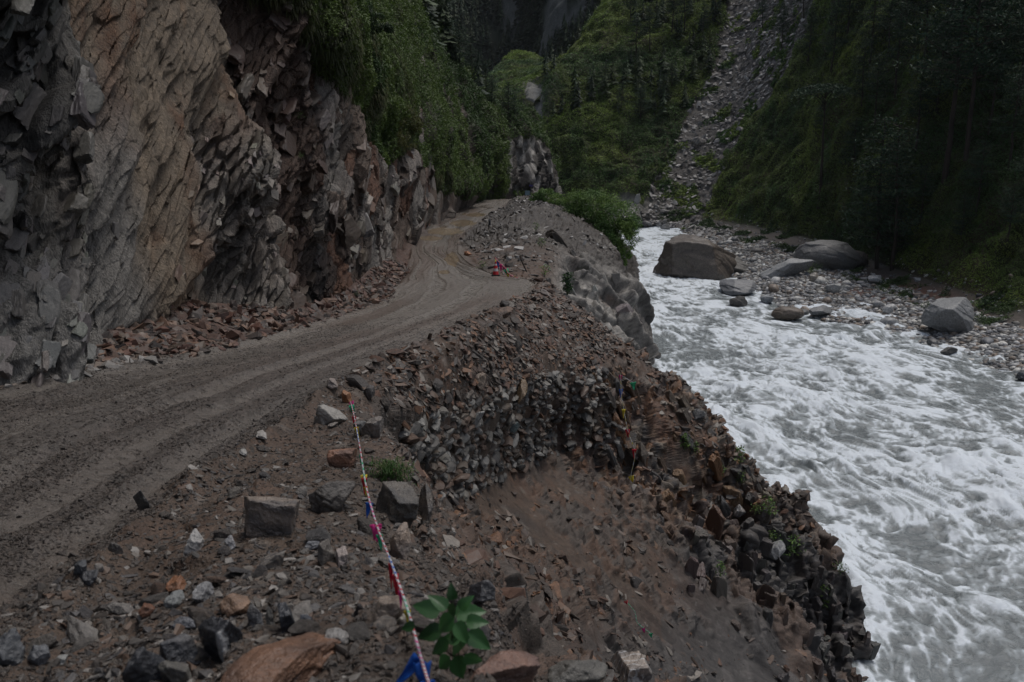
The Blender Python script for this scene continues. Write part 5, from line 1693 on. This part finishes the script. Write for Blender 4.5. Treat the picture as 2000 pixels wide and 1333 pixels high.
# ------------------------------------------------------------------ the broad-leaved plant in the foreground
def leaf_mesh(length, width, fold, curl, seed):
    r = np.random.default_rng(seed)
    nu, nv = 13, 9
    V = []
    for i in range(nu):
        t_ = i / (nu - 1)
        wv = width * (math.sin(math.pi * min(1, t_ ** .6)) ** .75) * (1 - .2 * t_) * .5
        if i in (0, nu - 1):
            wv = width * .01
        wv *= 1 + .06 * math.sin(i * 2.6)
        for j in range(nv):
            s_ = -1 + 2 * j / (nv - 1)
            z = abs(s_) ** 1.2 * wv * fold - curl * length * t_ ** 2 + .008 * length * math.sin(t_ * 34) * abs(s_)
            V.append((s_ * wv, t_ * length, z))
    idx = np.arange(nu * nv).reshape(nu, nv)
    return np.array(V), np.stack([idx[:-1, :-1], idx[:-1, 1:], idx[1:, 1:], idx[1:, :-1]], -1).reshape(-1, 4)


m_bl, t, b = mat_new('broad_leaf', .42, .5)
att = nd(t, 'ShaderNodeAttribute', attribute_name='Col')
tc = nd(t, 'ShaderNodeTexCoord')
n1 = nd(t, 'ShaderNodeTexNoise', i_Scale=60., i_Detail=4.)
t.links.new(tc.outputs['Object'], n1.inputs[0])
bp = nd(t, 'ShaderNodeBump', i_Strength=.3, i_Distance=.004)
t.links.new(n1.outputs[0], bp.inputs['Height'])
t.links.new(bp.outputs[0], b.inputs['Normal'])
t.links.new(att.outputs['Color'], b.inputs['Base Color'])
tr = nd(t, 'ShaderNodeBsdfTranslucent')
t.links.new(att.outputs['Color'], tr.inputs[0])
mx = nd(t, 'ShaderNodeMixShader')
mx.inputs[0].default_value = .3
t.links.new(b.outputs[0], mx.inputs[1])
t.links.new(tr.outputs[0], mx.inputs[2])
t.links.new(mx.outputs[0], t.nodes['Material Output'].inputs[0])
DP = 2.75
root = P(905, 1325, DP + .1)
o = bpy.data.objects.new('leafy_plant', None)
COL.objects.link(o)
o.location = root
tag(o, 'young broad-leaved green plant by the bunting at the bottom of the picture', 'plant')
fol_, stm = [], []
LEAVES = [(882, 1162, 36, 95, .2), (838, 1190, 62, 165, .1), (858, 1178, 50, 130, -.1), (915, 1198, 66, 15, .15), (880, 1205, 52, 250, .0), (868, 1222, 60, 230, -.05), (842, 1236, 60, 195, .1), (900, 1238, 56, 300, -.1),
          (930, 1250, 62, -35, .1), (895, 1262, 64, 265, -.1), (860, 1262, 52, 225, .05), (925, 1215, 48, 10, .1), (895, 1300, 60, 285, .0), (868, 1290, 46, 240, .05), (920, 1285, 50, 310, .1), (808, 1225, 34, 200, .1), (905, 1180, 40, 60, .1), (878, 1245, 44, 180, -.1)]
cen = P(884, 1222, DP)
for k, (u, v, ln, dg, dz) in enumerate(LEAVES):
    u, v = 880 + (u - 880) * 1.18, 1222 + (v - 1222) * 1.1
    q = P(u, v, DP + dz * .3 + random.uniform(-.06, .06))
    s_ = proj(q)[2] / F
    v_, f_ = leaf_mesh(ln * .92 * s_, ln * .66 * s_, random.uniform(.15, .4), random.uniform(.1, .35), k)
    a = R_(dg)
    dirv = Vector((math.cos(a), .25 * random.uniform(-1, 1), math.sin(a) * .75)).normalized()
    up = Vector((random.uniform(-.6, .6), -.62, random.uniform(.3, .9))).normalized()
    xv = dirv.cross(up).normalized()
    up = xv.cross(dirv)
    Mx = np.array([xv, dirv, up]).T
    base_ = q - np.array(dirv) * ln * .5 * s_
    v_ = v_ @ Mx.T + base_ - root
    fol_.append((v_, f_, np.tile(np.array([.034, .100, .030]) * random.uniform(.5, 1.6), (len(v_), 1))))
    t_ = np.linspace(0, 1, 5)[:, None]
    st = cen - root + np.array([0, 0, -.03])
    stm.append(tube(st * (1 - t_) + (base_ - root) * t_ + np.sin(t_ * 3.14) * np.array([0, 0, .01]), np.linspace(.0022, .0012, 5), 5))
t_ = np.linspace(0, 1, 6)[:, None]
stm.append(tube((cen - root + np.array([0, 0, .02])) * t_, np.linspace(.005, .003, 6), 6))
V, Fc = joinm([(a, b_) for a, b_, _ in fol_])
link('foliage', mesh_np('foliage', V, Fc, np.concatenate([x[2] for x in fol_]), True), m_bl, o)
v_, f_ = joinm(stm)
link('stem', mesh_np('stem', v_, f_, None, True), M_stem, o)

# ------------------------------------------------------------------ bunting, cone, signs, posts
def cloth(name, col, rough=.45):
    m, t, b = mat_new(name, rough, .4)
    tc = nd(t, 'ShaderNodeTexCoord')
    n1 = nd(t, 'ShaderNodeTexNoise', i_Scale=40., i_Detail=3.)
    t.links.new(tc.outputs['Object'], n1.inputs[0])
    mr = nd(t, 'ShaderNodeMapRange')
    mr.inputs['To Min'].default_value = .6
    mr.inputs['To Max'].default_value = 1.3
    t.links.new(n1.outputs[0], mr.inputs[0])
    ml = nd(t, 'ShaderNodeVectorMath', operation='SCALE')
    ml.inputs[0].default_value = col
    t.links.new(mr.outputs[0], ml.inputs['Scale'])
    t.links.new(ml.outputs[0], b.inputs['Base Color'])
    tr = nd(t, 'ShaderNodeBsdfTranslucent')
    t.links.new(ml.outputs[0], tr.inputs[0])
    mx = nd(t, 'ShaderNodeMixShader')
    mx.inputs[0].default_value = .3
    t.links.new(b.outputs[0], mx.inputs[1])
    t.links.new(tr.outputs[0], mx.inputs[2])
    t.links.new(mx.outputs[0], t.nodes['Material Output'].inputs[0])
    return m


CL = {'blue': cloth('blue_plastic', (.02, .13, .55)), 'red': cloth('red_plastic', (.55, .02, .04)), 'pink': cloth('pink_plastic', (.70, .04, .28)), 'green': cloth('green_plastic', (.04, .48, .24)),
      'yellow': cloth('yellow_plastic', (.65, .52, .04)), 'white': cloth('white_plastic', (.62, .64, .68))}


def path_pts(px):
    """px rows: u, v, depth; the string is sampled in true space"""
    pts = np.array([P(*q) for q in px])
    return pchip(pts, np.linspace(0, len(pts) - 1, 14 * len(pts)))


def pennant(parent, p, width, length, colname, dirv=(0, 0, -1), along=(1, 0, 0), crumple=.25, label=None):
    d_ = Vector(dirv).normalized()
    a_ = Vector(along)
    a_ = (a_ - d_ * a_.dot(d_)).normalized()
    n_ = d_.cross(a_)
    V = []
    nu, nv = 8, 6
    ph = random.uniform(0, 6)
    for i in range(nu):
        t_ = i / (nu - 1)
        for j in range(nv):
            s_ = (j / (nv - 1) - .5) * (1 - t_ * .93)
            off = crumple * width * (math.sin(s_ * 11 + ph + t_ * 4) * .4 + math.sin(t_ * 7 + ph) * .3)
            V.append(Vector(p) + a_ * s_ * width * (1 - crumple * .6) + d_ * t_ * length + n_ * off)
    idx = np.arange(nu * nv).reshape(nu, nv)
    f = np.stack([idx[:-1, :-1], idx[:-1, 1:], idx[1:, 1:], idx[1:, :-1]], -1).reshape(-1, 4)
    V = np.array([v[:] for v in V]) - np.array(parent.location)
    o = link('pennant', mesh_np('pennant', V, f, None, True), None, parent)
    o.data.materials.append(CL[colname])
    if label:
        o['label'] = label
    md = o.modifiers.new('t', 'SOLIDIFY')
    md.thickness = .0008
    return o


def striped_string(parent, pts, rad, cols, seg):
    """the string: its rolled-up pennants make it red and white in turns"""
    pts = np.asarray(pts) - np.array(parent.location)
    pts = pchip(pts, np.linspace(0, len(pts) - 1, len(pts) * (3 if seg == 1 else 1)))
    v_, f_ = tube(pts, np.full(len(pts), rad), 6)
    me = mesh_np('string', v_, f_, None, True)
    for c_ in cols:
        me.materials.append(CL[c_])
    rg, jj = np.arange(len(f_)) // 6, np.arange(len(f_)) % 6
    odd = ((rg // 2 + jj // 2) % 3) > 0
    ks = np.where(odd, 0, 1 + (rg // 22) % (len(cols) - 1)) if len(cols) > 1 else rg * 0
    me.polygons.foreach_set('material_index', ks.astype(np.int32))
    return link('string', me, None, parent)


def bunting(label, px, rad, cols, seg, flags, group=None, big_=1.35):
    pts = path_pts(px)
    u, v, d_ = proj(pts)
    o = bpy.data.objects.new('bunting', None)
    COL.objects.link(o)
    o.location = pts[0]
    tag(o, label, 'bunting', group)
    striped_string(o, pts, rad, cols, seg)
    for (fu, fv, wpx, lpx, cn, dx) in flags:
        k = int(np.argmin((v - fv) ** 2 + .3 * (u - fu) ** 2))
        s_ = d_[k] / F
        tg = pts[min(k + 1, len(pts) - 1)] - pts[max(k - 1, 0)]
        pennant(o, pts[k] + np.array([0, -.008, 0]), wpx * s_ * big_, lpx * s_ * big_, cn, (dx, -.1, -1), np.array(tg) * .3 + np.array([.6, 0, .1]), .3)
    return o


zs = lambda a, b_, t_: 1 / ((1 - t_) / a + t_ / b_)
D0, D1 = 2.45, 11.8
bp_ = []
for (u, v) in [(840, 1345), (822, 1285), (797, 1195), (768, 1110), (737, 1030), (716, 955), (702, 870), (692, 815), (684, 782)]:
    bp_.append((u, v, zs(D0, D1, (1345 - v) / (1345 - 782.))))
bunting('near bunting string of coloured pennants stretched from the foreground to the road corner', bp_,   .0062, ['white', 'red', 'red', 'pink', 'red', 'green', 'red', 'blue'], 1, [
    (828, 1292, 34, 52, 'blue', .1), (818, 1285, 30, 56, 'blue', -.9), (835, 1325, 30, 42, 'blue', .2), (795, 1188, 12, 20, 'yellow', 0), (775, 1120, 12, 50, 'red', .1), (768, 1098, 10, 40, 'red', 0), (782, 1150, 9, 30, 'pink', 0),
    (737, 1020, 22, 28, 'pink', .05), (739, 1028, 18, 22, 'pink', -.2), (743, 1045, 13, 26, 'green', .1), (726, 982, 14, 24, 'blue', -.2), (713, 925, 12, 32, 'yellow', .05), (714, 932, 11, 26, 'red', 0), (716, 950, 9, 16, 'yellow', .1),
    (690, 790, 10, 26, 'green', .25), (695, 812, 8, 16, 'red', 0), (699, 835, 8, 24, 'yellow', .2), (686, 786, 12, 8, 'pink', .6), (703, 890, 6, 16, 'green', 0)])
bunting('distant bunting string hanging down the jointed outcrop', [(1212, 731, 28.4), (1213, 765, 28.2), (1219, 805, 28.0), (1227, 845, 27.8), (1240, 887, 27.6), (1232, 935, 27.5), (1247, 972, 27.5)], .012, ['white', 'yellow'], 3, [
    (1212, 733, 7, 9, 'pink', 0), (1214, 760, 7, 14, 'blue', 0), (1218, 798, 7, 14, 'yellow', 0), (1227, 838, 9, 13, 'red', .1), (1240, 878, 9, 15, 'red', 0), (1231, 930, 11, 10, 'yellow', .3), (1247, 966, 6, 9, 'blue', 0)])
bunting('short bunting end with a green pennant at the top of the outcrop', [(1214, 734, 28.4), (1224, 740, 28.4), (1238, 748, 28.4)], .008, ['white'], 3, [(1236, 747, 12, 12, 'green', .2)])
bunting('torn bunting scrap caught low in the muddy gully', [(1222, 1174, 19.2), (1240, 1196, 19.2), (1244, 1215, 19.1), (1258, 1228, 19.1), (1274, 1240, 19.1)], .008, ['green', 'white'], 3, [(1223, 1174, 7, 6, 'red', .4), (1257, 1226, 7, 8, 'pink', .2), (1272, 1237, 9, 7, 'green', .3)])

pc, _, dc = TS.hit(968, 534, 5)
o = bpy.data.objects.new('traffic_cone', None)
COL.objects.link(o)
o.location = pc
tag(o, 'red and white striped traffic cone standing at the outer edge of the road', 'traffic cone')
M_red = mat_plain('cone_red', (.55, .025, .03), .4, .15)
M_white = mat_plain('cone_white', (.62, .62, .62), .4, .1)
M_yel = mat_plain('cone_yellow', (.6, .45, .05), .4, .1)
M_blk = mat_plain('black_rubber', (.02, .02, .02), .7, .3)
hc = 31 * dc / F


def lathe(name, prof, mat, parent, k=24):
    V, Fc = [], []
    for (r_, z) in prof:
        for i in range(k):
            a = 6.28318 * i / k
            V.append((r_ * math.cos(a), r_ * math.sin(a), z))
    for i in range(len(prof) - 1):
        for j in range(k):
            Fc.append((i * k + j, i * k + (j + 1) % k, (i + 1) * k + (j + 1) % k, (i + 1) * k + j))
    return link(name, mesh_np(name, V, np.array(Fc), None, True), mat, parent)


rz = lambda z: .30 * (1 - z) + .045
bands = [(.09, .30, M_red), (.30, .47, M_white), (.47, .66, M_red), (.66, .76, M_white), (.76, .88, M_red), (.88, 1.0, M_yel)]
for z0, z1, mm in bands:
    lathe('body' if mm is M_red else 'stripe' if mm is M_white else 'tip', [(rz(z0) * .62 * hc, z0 * hc), (rz(z1) * .62 * hc, z1 * hc)] + ([(.001, z1 * hc + .01)] if z1 == 1 else []), mm, o)
bm = bmesh.new()
bmesh.ops.create_cube(bm, size=1)
for v_ in bm.verts:
    v_.co = Vector((v_.co.x * .52 * hc, v_.co.y * .52 * hc, v_.co.z * .09 * hc + .045 * hc))
bmesh.ops.bevel(bm, geom=bm.edges[:] + bm.verts[:], offset=.015, segments=2, affect='EDGES')
me = bpy.data.meshes.new('base')
bm.to_mesh(me)
bm.free()
link('base', me, M_blk, o)
ck = dc / F
bunting('bunting tied to the traffic cone and trailing along the road edge', [(967, 504, 40), (974, 512, 39.8), (988, 526, 39.6), (992, 534, 39.5), (1003, 541, 39.4), (1014, 546, 39.2)], .025, ['red', 'white'], 1, [
    (972, 510, 6, 12, 'blue', .1), (974, 518, 7, 12, 'pink', 0), (976, 524, 6, 10, 'pink', .2), (988, 526, 9, 13, 'green', .3), (994, 534, 6, 6, 'yellow', 0), (1008, 538, 8, 5, 'yellow', .5), (1012, 540, 8, 5, 'red', .5), (1001, 537, 5, 5, 'pink', .3)])


def box_part(name, dims, loc, mat, parent, bev=.01, rot=None):
    bm = bmesh.new()
    bmesh.ops.create_cube(bm, size=1)
    for v_ in bm.verts:
        v_.co = Vector((v_.co.x * dims[0], v_.co.y * dims[1], v_.co.z * dims[2]))
    bmesh.ops.bevel(bm, geom=bm.edges[:], offset=bev, segments=2, affect='EDGES')
    me = bpy.data.meshes.new(name)
    bm.to_mesh(me)
    bm.free()
    o_ = link(name, me, mat, parent, loc)
    if rot:
        o_.rotation_euler = rot
    return o_


M_metal = mat_plain('dull_metal', (.12, .13, .14), .5, .2)
M_board = mat_plain('pale_blue_board', (.10, .16, .19), .5, .25, 3)
M_sign = mat_plain('blue_sign', (.06, .05, .20), .5, .2)
M_post = mat_plain('dark_post', (.035, .035, .04), .7, .3)
p = P(1030, 386, 118)
s_ = proj(p)[2] / F
o = bpy.data.objects.new('notice_board', None)
COL.objects.link(o)
o.location = p
tag(o, 'pale blue roadside board on legs in the greenery at the far end of the road', 'sign')
box_part('panel', (9.5 * s_, .06, 9 * s_), (0, 0, 8.5 * s_), M_board, o, .01, (-.25, 0, .1))
for x in (-3.6, 3.6):
    box_part('leg', (.08, .08, 6 * s_), (x * s_, .12, 2 * s_), M_metal, o, .01)
p = P(1037, 386, 117)
o = bpy.data.objects.new('road_sign', None)
COL.objects.link(o)
o.location = p
tag(o, 'small dark blue sign on a thin pole beside the pale roadside board', 'sign')
box_part('pole', (.07, .07, 24 * s_), (0, 0, 12 * s_), M_metal, o, .01)
box_part('panel', (7 * s_, .04, 3.4 * s_), (0, -.06, 22.5 * s_), M_sign, o, .01)
pp, _, dd = TS.hit(953, 436, 6)
o = bpy.data.objects.new('marker_post', None)
COL.objects.link(o)
o.location = pp
tag(o, 'short dark wooden post on the road edge beside the puddles', 'post')
hp = 12 * dd / F
v_, f_ = tube([(0, 0, -.2), (.02, 0, hp * .5), (0, 0, hp), (0, 0, hp + .01)], [.09, .085, .075, .002], 8)
link('shaft', mesh_np('shaft', v_, f_, None, True), M_post, o)
v_, f_ = tube([(.0, 0, hp * .78), (0, 0, hp * .9)], [.088, .086], 8)
link('band', mesh_np('band', v_, f_, None, True), M_metal, o)
# a stick lying on the rocks
pp, _, dd = TS.hit(1024, 520, 6)
v_, f_ = tube([P(1016, 500, dd * .985), P(1020, 512, dd * .98), P(1029, 532, dd * .975)], [.05, .045, .03], 6)
tag(link('branch', mesh_np('branch', v_, f_, None, True), M_bark), 'black bare branch leaning on the rocks right of the traffic cone', 'branch')

# ------------------------------------------------------------------ the thin damp air of the gorge
hz = bpy.data.materials.new('haze')
hz.use_nodes = True
t = hz.node_tree
t.nodes.remove(t.nodes['Principled BSDF'])
pv = nd(t, 'ShaderNodeVolumePrincipled')
pv.inputs['Color'].default_value = (.80, .88, .95, 1)
pv.inputs['Density'].default_value = .00006
t.links.new(pv.outputs[0], t.nodes['Material Output'].inputs['Volume'])
lo_ = np.min([G.reshape(-1, 3).min(0) for G in (SG, LG, HG, FG, RG)], 0) - np.array([5, 5, 1.])
hi_ = np.max([G.reshape(-1, 3).max(0) for G in (SG, LG, HG, FG, RG)], 0) + np.array([5, 5, 20.])
V = np.array([[(lo_, hi_)[i][0], (lo_, hi_)[j][1], (lo_, hi_)[k][2]] for i in (0, 1) for j in (0, 1) for k in (0, 1)])
Fc = np.array([(0, 1, 3, 2), (4, 6, 7, 5), (0, 4, 5, 1), (2, 3, 7, 6), (0, 2, 6, 4), (1, 5, 7, 3)])
tag(link('haze', mesh_np('haze', V, Fc), hz), kind='stuff')
